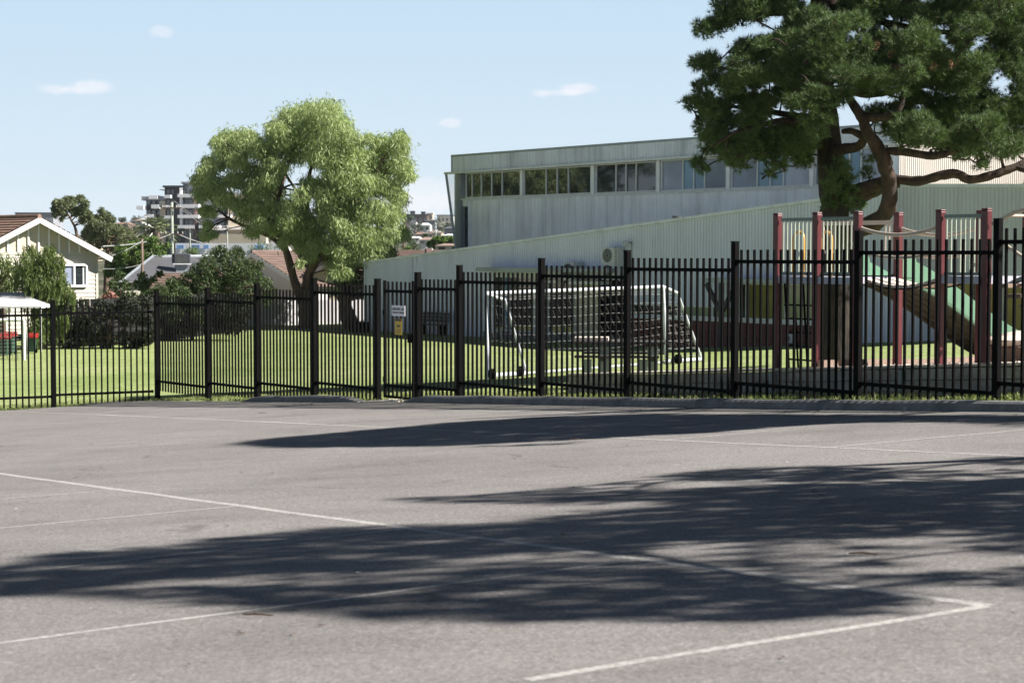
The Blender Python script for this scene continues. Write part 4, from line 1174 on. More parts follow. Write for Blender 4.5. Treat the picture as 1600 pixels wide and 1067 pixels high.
for pts, r in (([(690, 560), (560, 540), (430, 520), (300, 500), (170, 480)], .10), ([(690, 600), (600, 570), (480, 560), (380, 580), (250, 620), (160, 680)], .09),
               ([(670, 350), (560, 300), (430, 290), (300, 330), (150, 300)], .10), ([(655, 80), (540, 60), (430, 60), (300, 80), (170, 110)], .12), ([(660, 240), (560, 200), (480, 160)], .08),
               ([(665, 360), (760, 300), (860, 270), (990, 220), (1100, 220)], .11), ([(680, 450), (800, 430), (900, 440), (1000, 420), (1120, 400), (1250, 380), (1340, 340)], .10),
               ([(655, 160), (780, 130), (880, 100), (980, 110), (1130, 140), (1290, 155), (1420, 160), (1530, 180)], .11), ([(655, -20), (800, 60), (960, 20), (1100, 30), (1300, 60)], .11),
               ([(655, -200), (500, -260), (350, -200)], .09), ([(660, -250), (850, -320), (1050, -260), (1250, -180)], .1), ([(850, 150), (900, 90), (960, 120), (1010, 170)], .06),
               ([(1120, 140), (1020, 60), (1020, 150)], .04), ([(700, 780), (760, 830), (800, 900), (840, 950)], .05)):
    dy = random.uniform(-1.8, 1.8); n = len(pts)
    b2 += limb(tm2, [pp(x, y, YP+dy*i/(n-1)) for i, (x, y) in enumerate(pts)], [r*(1-0.8*i/(n-1)) for i in range(n)], 7, 0.09)
sk += b2
blobs = []
for (cx, cy, r) in PB:
    front = 250 < cy*1.0+abs(cx-800)*0.1 < 600
    lowc = cx > 680 and cx < 920 and cy > 720
    for k in range(2 if lowc else 4):
        if (cx, cy, r) in PBF: dY = random.uniform(-3.1, -1.7)
        elif lowc: dY = random.uniform(-.9, 0.3)
        elif 80 < cy < 420 and 240 < cx < 1400: dY = random.uniform(-2.4, 1.1)
        else: dY = random.uniform(-1.2, 1.9)
        blobs.append((pp(cx+random.gauss(0, 9), cy+random.gauss(0, 7), YP+dY), r*ppx*random.uniform(0.8, 1.2)))
for (c, r) in blobs:
    q, rr = nearest(sk, c)
    if random.random() < 0.6 and (q-c).length < 1.5:
        mid = q.lerp(c, 0.55)+Vector((random.gauss(0, .1), random.gauss(0, .1), random.gauss(0, .1)))
        sk += limb(tm2, [q, mid, c], [min(rr*0.5, 0.035), 0.02, 0.008], 5)
to = tm.build('trunk', 'bark_pine', pine, smooth=True)
tm2.build('limbs', 'bark_limb', pine, smooth=True)

def pine_crown(blobs, parent, dens=95, k=20, ln=0.135, wd=0.0115):
    Cs, As = [], []
    for (c, r) in blobs:
        n = max(6, int(dens*(r/0.36)**2))
        b, d = ball(n)
        b[:, 2] *= 0.72; b *= 1.0+0.5*(rng.random((n, 1)) > 0.75)*rng.random((n, 1))
        Cs.append(np.array(c)+b*r)
        As.append(unit(b*0.9+np.array([0, 0, 0.55])+rng.normal(size=b.shape)*0.35))
    C = np.concatenate(Cs); A = np.concatenate(As)
    V, F = tuft_tris(C, A, k, ln, wd, 0.62)
    return np_mesh('crown', V, F, 'leaf_pine', parent)
pine_crown(blobs, pine)
# clusters of dead rusty needles
Cc = [pp(x, y, YP-2.4) for x, y in ((660, 240), (925, 225), (980, 250), (1025, 318), (1185, 315), (1270, 300), (715, 95))]
C = np.repeat(np.array([tuple(c) for c in Cc]), 5, axis=0)+rng.normal(size=(len(Cc)*5, 3))*0.05
V, F = tuft_tris(C, unit(rng.normal(size=C.shape)), 9, 0.09, 0.014, 0.8)
np_mesh('dead_needles', V, F, 'cone', pine)

# ---- generic smaller trees and shrubs
def shrub(name, label, cat, base, blobs, leafmat, barkmat='bark_euc', dens=130, ln=(0.2, 0.4), wd=(0.06, 0.1), droop=0.4, stems=None, group=None, rtrunk=0.12, strand=0):
    t = thing(name, label, cat, base, group)
    top = max(b[0].z for b in blobs); cen = Vector((sum(b[0].x for b in blobs)/len(blobs), sum(b[0].y for b in blobs)/len(blobs), 0))
    tm = MB()
    if stems: sk = limb(tm, stems, [rtrunk*(1-0.7*i/(len(stems)-1)) for i in range(len(stems))], 7, 0.05)
    else:
        h = top-base.z
        sk = limb(tm, [base+Vector((0, 0, -0.2)), base+(cen-base).xyz*0.0+Vector((0.02*h, 0, 0.35*h)), Vector((cen.x*0.6+base.x*0.4, cen.y*0.6+base.y*0.4, base.z+0.7*h))], [rtrunk, rtrunk*0.8, rtrunk*0.4], 7, 0.05)
    for c, r in blobs:
        q, rr = nearest(sk, c); limb(tm, [q, q.lerp(c, 0.5)+Vector((0, 0, .05*r)), c], [min(rr*.6, rtrunk*.5), rtrunk*.22, rtrunk*.06], 5)
    tm.build('trunk', barkmat, t, smooth=True)
    Cs, Ds = [], []; rm = sum(b[1] for b in blobs)/len(blobs)
    for c, r in blobs:
        n = int(dens*(r/rm)**2); b, d = ball(n)
        Cs.append(np.array(c)+b*r); Ds.append(unit(b*0.6+rng.normal(size=b.shape)*0.55+np.array([0, 0, -droop])))
        if strand:
            # hanging strands
            ns = int(strand*(r/rm)**2); sb, _ = ball(ns)
            st = np.array(c)+sb*r; K = 9
            for j in range(K):
                Cs.append(st+np.array([0, 0, -0.5*r*j/ (K-1)*1.9])+rng.normal(size=st.shape)*0.02)
                Ds.append(unit(rng.normal(size=st.shape)*0.35+np.array([0, 0, -1.0])))
    C = np.concatenate(Cs); D = np.concatenate(Ds)
    V, F = leaf_quads(C, D, rng.uniform(ln[0], ln[1], len(C)), rng.uniform(wd[0], wd[1], len(C)))
    np_mesh('crown', V, F, leafmat, t)
    return t

def pxblobs(lst, Y, dY=0.0, rep=1):
    out = []
    for (x, y, r) in lst:
        for k in range(rep):
            d = random.uniform(-dY, dY)
            out.append((P(x, y, Y+d), r*Y/FPX*(1 if rep == 1 else random.uniform(.85, 1.05))))
    return out
def gbase(x, Y, yoff=0): p = P(x, 500, Y); return Vector((p.x, p.y, gz(p.x, p.y)))

# weeping shrubs before the weatherboard house
shrub('weeping_shrub', 'big weeping shrub hanging in front of the cream weatherboard house', 'shrub', gbase(66, 67.5),
      pxblobs([(45,408,22),(70,402,18),(88,410,16),(35,430,20),(60,435,26),(85,432,22),(50,458,24),(78,460,26),(100,455,18),(70,488,26),(95,484,20),(107,475,13),(60,510,22),(88,512,18),(78,392,11),(50,390,10),(100,500,12),(114,462,8)], 67.5, 1.0, 2),
      'leaf_willow', dens=90, ln=(0.14, 0.26), wd=(0.025, 0.045), droop=1.0, rtrunk=0.15, strand=38)
shrub('weeping_shrub', 'weeping shrub cut off by the left edge behind the white shelter', 'shrub', gbase(2, 70),
      pxblobs([(5,412,18),(-12,405,20),(20,420,14),(2,440,20),(-20,435,24),(18,450,14),(0,470,20),(-25,470,24)], 70, 1.0, 2), 'leaf_willow', dens=55, ln=(0.14, 0.26), wd=(0.03, 0.055), droop=1.0, rtrunk=0.18, strand=20)
# dark trees in front of the grey roof
shrub('dark_tree', 'low dark bushy tree left of the eucalypt behind the fence', 'tree', gbase(350, 80),
      pxblobs([(345,398,16),(325,412,18),(360,408,18),(385,418,16),(310,425,16),(340,430,22),(372,432,20),(400,432,14),(415,445,14),(295,440,18),(325,448,22),(358,452,22),(390,452,18),(425,456,10),(280,452,14),(375,398,10),(405,415,8),(300,465,18),(340,470,20),(380,470,18),(415,468,14)], 80, 1.6, 2),
      'leaf_dark', dens=260, ln=(0.12, 0.26), wd=(0.035, 0.06), droop=0.7, rtrunk=0.2)
shrub('dark_tree', 'dark drooping tree over the dark boundary fence beside the cream house', 'tree', gbase(260, 74),
      pxblobs([(250,455,14),(270,445,14),(232,465,14),(262,468,18),(285,462,16),(300,480,16),(240,485,16),(270,490,18),(310,495,14),(215,470,12),(222,490,14),(330,490,14),(350,485,12),(205,482,14),(190,490,14),(170,486,12),(150,490,14),(130,492,12),(180,505,14),(215,505,14),(150,508,12),(250,505,12),(285,505,12)], 74, 1.2, 2),
      'leaf_dark', dens=240, ln=(0.12, 0.26), wd=(0.03, 0.055), droop=0.8, rtrunk=0.16)
shrub('garden_shrub', 'thin leafy sapling at the right corner of the cream house', 'shrub', gbase(185, 72),
      pxblobs([(188,430,9),(178,445,10),(196,446,10),(185,462,11),(204,458,9),(168,460,6),(190,478,12),(210,474,8)], 72, .6, 2), 'leaf_dark', dens=40, ln=(0.14, 0.28), wd=(0.05, 0.09), rtrunk=0.07)
shrub('flowering_shrub', 'reddish flowering shrub at the foot of the cream house', 'shrub', gbase(168, 71),
      pxblobs([(165,468,8),(175,462,8),(180,474,8),(158,476,6)], 71, .4, 2), 'leaf_red', dens=45, ln=(0.1, 0.18), wd=(0.06, 0.1), rtrunk=0.05)
shrub('bright_shrub', 'small bright green shrub under the grey metal roof', 'shrub', gbase(226, 88),
      pxblobs([(222,432,8),(230,442,9),(215,444,8),(240,436,7),(250,428,6),(226,452,9)], 88, .5, 2), 'leaf_bush', dens=60, ln=(0.14, 0.24), wd=(0.06, 0.1), rtrunk=0.06)
shrub('leaning_tree', 'thin dark leaning tree between the eucalypt and the green wall', 'tree', gbase(549, 84.5),
      pxblobs([(575,425,12),(590,430,10),(560,440,14),(582,445,12),(600,410,12),(610,396,12),(545,452,10),(530,440,8),(572,458,10),(595,455,8)], 85.5, 1.0, 2), 'leaf_dark', dens=100, ln=(0.16, 0.3), wd=(0.06, 0.1), droop=.8,
      stems=[gbase(549, 84.5), P(543, 492, 84.7), P(536, 470, 85), P(532, 448, 85), P(538, 425, 85.3)], rtrunk=0.42)
shrub('dark_hedge', 'hedge with deep shade put into its leaf colour left of the corner post', 'hedge', gbase(170, 67.2),
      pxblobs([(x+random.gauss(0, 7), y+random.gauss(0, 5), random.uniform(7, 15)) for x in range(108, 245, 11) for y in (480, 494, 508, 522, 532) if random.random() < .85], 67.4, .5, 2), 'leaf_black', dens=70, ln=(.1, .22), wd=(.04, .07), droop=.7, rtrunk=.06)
shrub('dark_hedge', 'hedge with deep shade put into its leaf colour right of the corner post', 'hedge', gbase(300, 73.5),
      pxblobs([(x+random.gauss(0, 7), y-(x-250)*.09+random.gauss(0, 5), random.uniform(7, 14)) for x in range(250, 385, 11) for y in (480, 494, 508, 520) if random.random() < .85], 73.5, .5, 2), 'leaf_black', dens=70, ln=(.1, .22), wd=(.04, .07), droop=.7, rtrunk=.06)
# the trees behind the cream house
shrub('gum_tree', 'tall open gum tree rising behind the terracotta ridge', 'tree', gbase(122, 135),
      pxblobs([(96,321,11),(88,318,8),(84,327,5),(112,316,10),(104,312,6),(126,311,8),(133,318,7),(130,328,10),(118,331,9),(138,337,8),(100,335,6),(92,331,7),(86,336,5),(143,346,7),(130,343,8),(96,343,4),(112,324,7)], 135, 1.8, 2), 'leaf_olive', dens=150, ln=(0.22, 0.42), wd=(0.05, 0.09),
      stems=[gbase(122, 135), P(121, 385, 135), P(119, 362, 135), P(112, 345, 135), P(103, 330, 135)], rtrunk=0.17, group=None)
shrub('gum_tree', 'rounded olive gum tree right of the tall open one', 'tree', gbase(165, 140),
      pxblobs([(150,345,12),(165,338,10),(158,330,6),(172,345,10),(145,360,14),(165,360,14),(185,362,12),(198,368,12),(150,378,14),(172,380,14),(192,384,12),(210,376,9),(135,366,10),(222,372,6)], 140, 2, 2), 'leaf_olive', dens=240, ln=(0.25, 0.45), wd=(0.06, 0.1), rtrunk=0.25)
shrub('round_bush', 'dense bright green bush beside the short brown pole', 'shrub', gbase(205, 118),
      pxblobs([(190,395,14),(210,388,14),(232,384,14),(250,392,12),(180,410,12),(200,410,16),(222,405,16),(244,406,14),(190,428,14),(170,424,10),(212,426,14),(258,404,8),(240,376,8),(262,384,6)], 118, 1.6, 2), 'leaf_bush', dens=220, ln=(0.16, 0.32), wd=(0.06, 0.11), rtrunk=0.2)

# street trees left of the view, mirrored in the high windows of the hall
for (X, Y, hh, lab) in ((-40, 82, 11.5, 'broad street tree left of the view, mirrored in the hall windows'), (-43, 90, 13, 'taller street tree behind the broad one, left of the view'), (-46, 98, 12, 'third street tree left of the view, farthest from the court')):
    b = Vector((X, Y, gz(X, Y)))
    bl = [(b+Vector((random.gauss(0, 1.9), random.gauss(0, 1.9), hh*random.uniform(.38, .95))), random.uniform(.9, 1.5)) for _ in range(34)]
    shrub('street_tree', lab, 'tree', b, bl, 'leaf_dark', dens=170, ln=(.3, .5), wd=(.1, .18), droop=.5, rtrunk=.3)
# ------------------------------------------------------------------ houses, sheds, fences on the left
def tiled(m, a, b, c, d, n, th=0.05):
    """roof plane a-b (eave), d-c (ridge) laid in n overlapping courses"""
    a, b, c, d = map(Vector, (a, b, c, d)); nr = (b-a).cross(d-a).normalized()
    if nr.z < 0: nr = -nr
    for i in range(n):
        t0, t1 = i/n, min((i+1.12)/n, 1.0)
        p0, p1 = a.lerp(d, t0), b.lerp(c, t0); q0, q1 = a.lerp(d, t1), b.lerp(c, t1)
        m.add([p0+nr*th, p1+nr*th, q1+nr*0.004, q0+nr*0.004, p0, p1], [(0, 1, 2, 3), (4, 5, 1, 0)])

def gable_house(name, label, apex, gd, bd, hw, rise, length, wall_h, wallmat, roofmat, over=0.35, n=16, boards=True, cat='house', barge='white'):
    """gable end through apex: gd along the gable (to the right), bd away from it"""
    gd = Vector((gd[0], gd[1], 0)).normalized(); bd = Vector((bd[0], bd[1], 0)).normalized(); Z = Vector((0, 0, 1))
    base = apex-Z*(rise+wall_h)
    t = thing(name, label, cat, base)
    eL, eR = apex-gd*hw-Z*rise, apex+gd*hw-Z*rise
    sl = rise/hw
    # body
    m = MB()
    wl, wr = eL+gd*over, eR-gd*over
    zt = -over*sl-0.03
    A = [wl-Z*wall_h+Z*(over*sl), wr-Z*wall_h+Z*(over*sl)]
    wl2, wr2 = wl+Z*(over*sl-0.04), wr+Z*(over*sl-0.04)
    inset = bd*0.5
    if boards:
        zb = A[0].z; top = wl2.z
        nb = int((top-zb)/0.17)
        for i in range(nb):
            z0 = zb+i*(top-zb)/nb; z1 = zb+(i+1)*(top-zb)/nb
            p, q = wl+inset, wr+inset
            m.add([(p.x-bd.x*.03, p.y-bd.y*.03, z0), (q.x-bd.x*.03, q.y-bd.y*.03, z0), (q.x, q.y, z1+.01), (p.x, p.y, z1+.01), (p.x, p.y, z0), (q.x, q.y, z0)], [(0, 1, 2, 3), (4, 5, 1, 0)])
    else:
        m.quad(A[0]+inset, A[1]+inset, wr2+inset, wl2+inset)
    for s_ in (wl, wr):
        p = s_+inset; q = s_+bd*length
        m.quad((p.x, p.y, A[0].z), (q.x, q.y, A[0].z), (q.x, q.y, wl2.z), (p.x, p.y, wl2.z))
    p, q = wl+bd*length, wr+bd*length
    m.quad((p.x, p.y, A[0].z), (q.x, q.y, A[0].z), (q.x, q.y, wl2.z), (p.x, p.y, wl2.z))
    m.build('wall', wallmat, t)
    m = MB(); m.prism([wl2+inset+bd*0.01, wr2+inset+bd*0.01, apex-Z*0.05+inset+bd*0.01], bd*0.05); gp_ = m.build('gable_panel', 'cream_panel' if boards else wallmat, t)
    m = MB(); a0 = apex-bd*0.02
    tiled(m, eL-gd*0.05, eL+bd*length-gd*0.05, apex+bd*length+Z*0.02, apex+Z*0.02, n)
    tiled(m, eR+gd*0.05, eR+bd*length+gd*0.05, apex+bd*length+Z*0.02, apex+Z*0.02, n)
    ro = m.build('roof', roofmat, t)
    m = MB(); m.tube([apex+Z*0.05, apex+bd*length+Z*0.05], 0.09, 8); m.build('ridge_cap', roofmat, ro)
    for e in (eL, eR):
        m = MB(); m.bar(e-Z*0.10, apex-Z*0.10, 0.05, 0.20, (0, 0, 1)); m.build('bargeboard', barge, t)
    # soffit lining and back gable
    m = MB()
    for e in (eL, eR): m.quad(e-Z*0.06, apex-Z*0.06, apex+inset-Z*0.06, e+inset-Z*0.06)
    m.poly([wl2+bd*length, wr2+bd*length, apex-Z*0.05+bd*length]); m.build('eave_lining', barge, t)
    return t, wl+inset, wr+inset, wl2.z, sl

Z3 = Vector((0, 0, 1))
g = Vector((0.707, 0.707, 0)); bk = Vector((-0.707, 0.707, 0))
ap = P(62, 340, 73)
hR = (on_wall(175, 402, ap, bk)-ap).dot(g); rise = ap.z-on_wall(175, 402, ap, bk).z
t, wl, wr, zt, sl = gable_house('weatherboard_house', 'cream weatherboard house with white gable battens and terracotta roof', ap, g, bk, hR, rise, 11, 3.2, 'cream', 'tile', over=0.42, n=15)
gA = ap+bk*0.5
def GH(x, y, off=0.0): return on_wall(x, y, gA-bk*off, bk)
for x in (-12, 12.3, 28.5, 44.5, 60.5, 76.5, 92.5, 108, 124, 140):
    p = GH(x, 396, 0.03); tt = (p-gA).dot(g)
    top = ap.z-abs((p-ap).dot(g))*sl-0.1
    m = MB(); m.bar((p.x, p.y, zt+0.02), (p.x, p.y, top), 0.07, 0.05, (bk.x, bk.y, 0)); m.build('gable_batten', 'white', t)
m = MB(); a, b = wl, wr; m.bar((a.x, a.y, zt), (b.x, b.y, zt), 0.06, 0.10); m.build('gable_sill', 'cream', t)
m = MB(); p = wr; m.bar((p.x, p.y, zt-3.2), (p.x, p.y, zt), 0.10, 0.10, (bk.x, bk.y, 0)); m.build('corner_board', 'cream', t)
m = MB(); eR_ = ap+g*hR-Z3*rise; m.bar(eR_+bk*0.1-Z3*0.06, eR_+bk*11-Z3*0.06, 0.12, 0.10); m.build('gutter', 'white', t)
a, b = GH(95, 412, 0.05), GH(135.5, 448.5, 0.05)
W = (b-a).dot(g); H = a.z-b.z
fm = MB()
for f0, f1, z0, z1 in ((0, 1, 0, .09), (0, 1, H-.09, H), (0, .05, 0, H), (.46, .52, 0, H), (.95, 1, 0, H)):
    fm.frame_box(Vector((a.x, a.y, b.z+z0))+g*W*f0, g*W*(f1-f0), -bk*0.08, (0, 0, z1-z0))
fo = fm.build('window_frame', 'white', t)
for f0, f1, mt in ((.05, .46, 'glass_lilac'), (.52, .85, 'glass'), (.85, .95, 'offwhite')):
    m = MB(); c = Vector((a.x, a.y, b.z+.09)); m.quad(c+g*W*f0, c+g*W*f1, c+g*W*f1+Z3*(H-.18), c+g*W*f0+Z3*(H-.18)); m.build('curtain' if mt == 'offwhite' else 'pane', mt, fo)

# white shelter
YS = 65.0
p0 = P(65, 479, YS); zg_ = gz(p0.x, p0.y)
sh = thing('shelter', 'low white roofed shelter at the left edge beside the weeping shrub', 'shelter', (p0.x, p0.y, zg_))
r0 = P(37, 457, YS+2.2); eW = p0.z; zr = r0.z
X0 = p0.x-6; Yb = YS+4.4
m = MB()
F_ = [(X0, YS, eW), (p0.x, YS, eW), (r0.x, YS+2.2, zr), (X0, YS+2.2, zr)]
m.poly(F_); m.poly([(p0.x, YS, eW), (p0.x, Yb, eW), (r0.x, YS+2.2, zr)]); m.poly([(X0, Yb, eW), (p0.x, Yb, eW), (r0.x, YS+2.2, zr), (X0, YS+2.2, zr)])
m.build('roof', 'shelter_roof', sh)
m = MB(); m.bar((X0, YS, eW-0.06), (p0.x, YS, eW-0.03), 0.05, 0.06); m.bar((p0.x, YS, eW-0.03), (p0.x, Yb, eW-0.03), 0.05, 0.06); m.build('fascia', 'white', sh)
for x in (p0.x-0.06, P(9, 490, YS).x):
    m = MB(); m.cyl((x, YS+.06, zg_-0.1), (x, YS+.06, eW-0.1), 0.035, 8); m.build('post', 'white', sh)
for x in (p0.x-0.06,):
    m = MB(); m.cyl((x, Yb-.06, zg_-0.1), (x, Yb-.06, eW-0.1), 0.035, 8); m.build('post', 'white', sh)
# wheelie bins with red lids
def bin_(x, y0, y1, Y, label, wd):
    a, b = P(x, y0, Y), P(x, y1, Y); zg_ = gz(b.x, b.y); h = a.z-zg_
    t = thing('wheelie_bin', label, 'bin', (b.x, b.y, zg_), 'red lidded bins by the shelter')
    m = MB(); c = Vector((b.x, b.y, zg_))
    lo, hi = wd*0.40, wd*0.5
    m.add([c+Vector((-lo, -lo, .05)), c+Vector((lo, -lo, .05)), c+Vector((lo, lo, .05)), c+Vector((-lo, lo, .05)), c+Vector((-hi, -hi, h-.1)), c+Vector((hi, -hi, h-.1)), c+Vector((hi, hi, h-.1)), c+Vector((-hi, hi, h-.1))],
          [(3, 2, 1, 0), (4, 5, 6, 7), (0, 1, 5, 4), (1, 2, 6, 5), (2, 3, 7, 6), (3, 0, 4, 7)]); m.build('body', 'bin_green', t, bevel=0.02)
    m = MB(); m.prism([c+Vector((-hi-.04, -hi-.05, h-.11)), c+Vector((-hi-.04, hi+.05, h-.11)), c+Vector((-hi-.04, hi+.05, h+.06)), c+Vector((-hi-.04, -hi-.02, h-.02))], (2*hi+.08, 0, 0)); m.build('lid', 'red', t, bevel=0.015)
    for sg in (-1, 1):
        m = MB(); m.cyl(c+Vector((sg*hi*.75, hi*.9, .09)), c+Vector((sg*hi, hi*.9, .09)), .09, 10); m.build('wheel', 'black', t)
bin_(48, 523, 552, 64.2, 'dark green wheelie bin with red lid right of the small goal', 0.36)
bin_(5, 524, 552, 62.5, 'red lidded wheelie bin at the left edge seen through the small goal net', 0.4)
bin_(14, 521, 552, 63.2, 'red lidded wheelie bin just right of the one at the left edge', 0.4)

def net(m, p00, p10, p01, p11, nu, nv, r=0.006, sag=0.0, skew=0.0):
    """square netting between four corners"""
    def pt(u, v):
        q = p00.lerp(p10, u).lerp(p01.lerp(p11, u), v)
        return q+Vector((0.02*math.sin(u*9+v*4), 0.02*math.sin(u*7), -sag*math.sin(math.pi*u)*math.sin(math.pi*v)+0.02*math.sin(u*11+v*8)))
    for i in range(nu+1):
        m.tube([pt(min(max(i/nu+skew*(j/6), 0), 1), j/6) for j in range(7)], r, 3, False)
    for j in range(nv+1):
        m.tube([pt(i/8, j/nv) for i in range(9)], r, 3, False)

# small goal at the left edge
YG = 60.0
a = P(38, 562, YG); zg_ = gz(a.x, a.y); top = P(38, 500, YG).z
t = thing('football_goal', 'small white football goal cut by the left edge in front of the shelter', 'goal', (a.x, a.y, zg_))
aa = Vector((a.x, a.y, zg_)); lft = aa+Vector((-2.6, -0.3, 0)); lft.z = gz(lft.x, lft.y); dep = Vector((-0.15, 1.1, 0))
for q in (aa, lft):
    m = MB(); m.cyl(q+Z3*(-.05), Vector((q.x, q.y, top)), 0.045, 10); m.build('goal_post', 'white', t)
m = MB(); m.cyl(Vector((aa.x, aa.y, top)), Vector((lft.x, lft.y, top)), 0.055, 10); m.build('crossbar', 'white', t)
tb = Z3*(top-zg_)
for q in (aa, lft):
    m = MB(); m.tube([Vector((q.x, q.y, top)), Vector((q.x, q.y, top))+dep*0.35-Z3*.05, q+dep+Z3*.03], 0.02, 6); m.build('back_stay', 'white', t)
m = MB(); mid = lambda q: Vector((q.x, q.y, top))+dep*0.35-Z3*.05
net(m, Vector((lft.x, lft.y, top)), Vector((aa.x, aa.y, top)), mid(lft), mid(aa), 16, 3, .008)
net(m, mid(lft), mid(aa), lft+dep, aa+dep, 16, 10, .008)
net(m, Vector((aa.x, aa.y, top)), mid(aa), aa, aa+dep, 5, 10, .008)
m.build('net', 'net', t)

# boundary fences
def board_fence(name, label, pts, h, mat, bw=0.12, post=2.4, th=0.025):
    """paling fence along ground points"""
    b0 = pts[0]; t = thing(name, label, 'fence', b0)
    m = MB(); pr = MB(); dist = 0; nxt = 0; posts = []
    for p, q in zip(pts, pts[1:]):
        d = (q-p); Ld = d.xy.length; n = max(1, int(Ld/bw)); dd = Vector((d.x, d.y, 0)).normalized()
        for i in range(n):
            c = p.lerp(q, (i+.5)/n); hh = h+random.uniform(-.015, .015)
            m.box((c.x, c.y, gz(c.x, c.y)+hh/2), (bw*0.97, th, hh), dd.xy)
        for i in range(int(Ld/post)+1):
            c = p.lerp(q, i*post/max(Ld, .01)); posts.append((c, dd))
        for f in (0.25, 0.8):
            nn = Vector((-dd.y, dd.x, 0))*(0.04)
            pr.bar(Vector((p.x, p.y, p.z+h*f))+nn, Vector((q.x, q.y, q.z+h*f))+nn, 0.04, 0.08)
    m.build('palings', mat, t); pr.build('rails', mat, t)
    for c, dd in posts:
        pm = MB(); nn = Vector((-dd.y, dd.x, 0))*0.10; pm.box((c.x+nn.x, c.y+nn.y, gz(c.x, c.y)+h*.48), (.1, .1, h*.96), dd.xy); pm.build('post', mat, t)
    return t
G = gbase
board_fence('boundary_fence', 'boundary fence under the dark trees with deep shade put into its colour', [G(58, 68.8), G(150, 69.5), G(240, 72.5), G(320, 78), G(384, 85)], 1.75, 'shade_dark_fence', 0.2)
board_fence('boundary_fence', 'pale boundary fence standing behind the eucalypt trunks', [G(384, 87.5), G(480, 90), G(592, 92)], 1.18, 'pale_fence', 0.15)
# plants along the dark fence
for i, (x, lab) in enumerate(((110, 'low grey green plant in the shade at the dark fence below the weeping shrub'), (140, 'second low plant along the shaded dark fence, right of the weeping shrub'), (178, 'low shaded plant along the dark fence below the red flowering shrub'), (215, 'low shaded plant near the right end of the dark fence'))):
    Y = 67.9+i*1.0
    shrub('low_plant', lab, 'plant', gbase(x, Y), pxblobs([(x, 536-i*3, 9), (x+10, 538-i*3, 8), (x-9, 539-i*3, 7)], Y, .3, 2), 'leaf_dark', dens=45, ln=(.12, .26), wd=(.04, .07), rtrunk=.03, group='plants along the charcoal fence')

# grey metal roofed house with rooftop cooler
t = thing('grey_roof_house', 'house with broad grey metal roof and a rooftop cooler box', 'house', gbase(300, 112))
R1, R2 = P(238, 401, 116), P(420, 401, 122); zR = R1.z
E1, E2 = P(186, 442, 108), P(430, 448, 112); B1, B2 = E1+Vector((2, 14, 0)), E2+Vector((2, 14, 0))
for v in (E2, B1, B2): v.z = E1.z
R2.z = zR
m = MB(); m.quad(E1, E2, R2, R1); m.poly([E1, R1, B1]); m.quad(B1, R1, R2, B2); m.poly([E2, B2, R2])
m.build('roof', 'grey_roof', t)
m = MB(); m.tube([E1, R1, R2, E2], 0.09, 6); m.build('ridge_flashing', 'zinc', t)
m = MB(); zb = gz(E1.x, E1.y)
for a, b in ((E1, E2), (E2, B2), (B2, B1), (B1, E1)):
    c = (E1+B2)/2; a2, b2_ = a.lerp(c, .05), b.lerp(c, .05); m.quad((a2.x, a2.y, zb-1), (b2_.x, b2_.y, zb-1), (b2_.x, b2_.y, E1.z+.05), (a2.x, a2.y, E1.z+.05))
m.build('wall', 'cream', t)
pc = P(283, 404, 113.5)
t = thing('rooftop_cooler', 'dark grey evaporative cooler box on the grey metal roof', 'cooler', pc-Z3*.6)
m = MB(); m.box(pc, (1.05, .9, .62), (1, .3)); m.build('casing', 'apt_dark', t, bevel=.08)
m = MB(); m.box(pc+Vector((.05, -.42, -.04)), (.75, .12, .42), (1, .3)); m.build('louvre_panel', 'ac_dark', t)
m = MB(); m.box(pc-Z3*.33, (1.12, .97, .07), (1, .3)); m.build('base_tray', 'offwhite', t)
m = MB(); m.box(pc-Z3*.75, (.7, .6, .9), (1, .3)); m.build('duct', 'zinc', t)

# tiled house in front of it (mostly behind the dark trees)
t = thing('tiled_house', 'low orange tiled roof tucked under the grey metal roof', 'house', gbase(255, 98))
a, b, c, d = P(222, 452, 94), P(330, 462, 94), P(330, 428, 99), P(248, 427, 99)
b.z = a.z; c.z = d.z
m = MB(); tiled(m, a, b, c, d, 9, .07); m.poly([a, d, Vector((a.x+1, 104, a.z))]); tiled(m, Vector((b.x, 104, a.z)), Vector((a.x+1, 104, a.z)), d, c, 9, .07); ro = m.build('roof', 'tile_old', t)
m = MB(); zb = gz(a.x, 95); m.frame_box((a.x+.5, 94.5, zb-.5), (b.x-a.x-.8, 0, 0), (0, 9, 0), (0, 0, a.z-zb+.45)); m.build('wall', 'far_brown', t)

# house behind the eucalypt
g2 = Vector((0.80, -0.60, 0)); bk2 = Vector((0.60, 0.80, 0))
ap2 = P(393, 395, 102)
q = on_wall(478, 449, ap2, bk2); hw2 = (q-ap2).dot(g2); rs2 = ap2.z-q.z
gable_house('tiled_house', 'house with white bargeboard and faded tiles seen through the eucalypt', ap2, g2, bk2, hw2, rs2, 9, 2.6, 'far_white', 'tile_brown', n=14, boards=False)
ap3 = P(508, 411, 101)
q = on_wall(545, 434, ap3, Vector((-.3, .95, 0)).normalized())
gable_house('gabled_house', 'small cream gabled house just right of the eucalypt trunks', ap3, (.95, .3), (-.3, .95), 1.45, .85, 5, 2.6, 'cream_panel', 'tile_old', n=8, boards=False, barge='timber_dark')
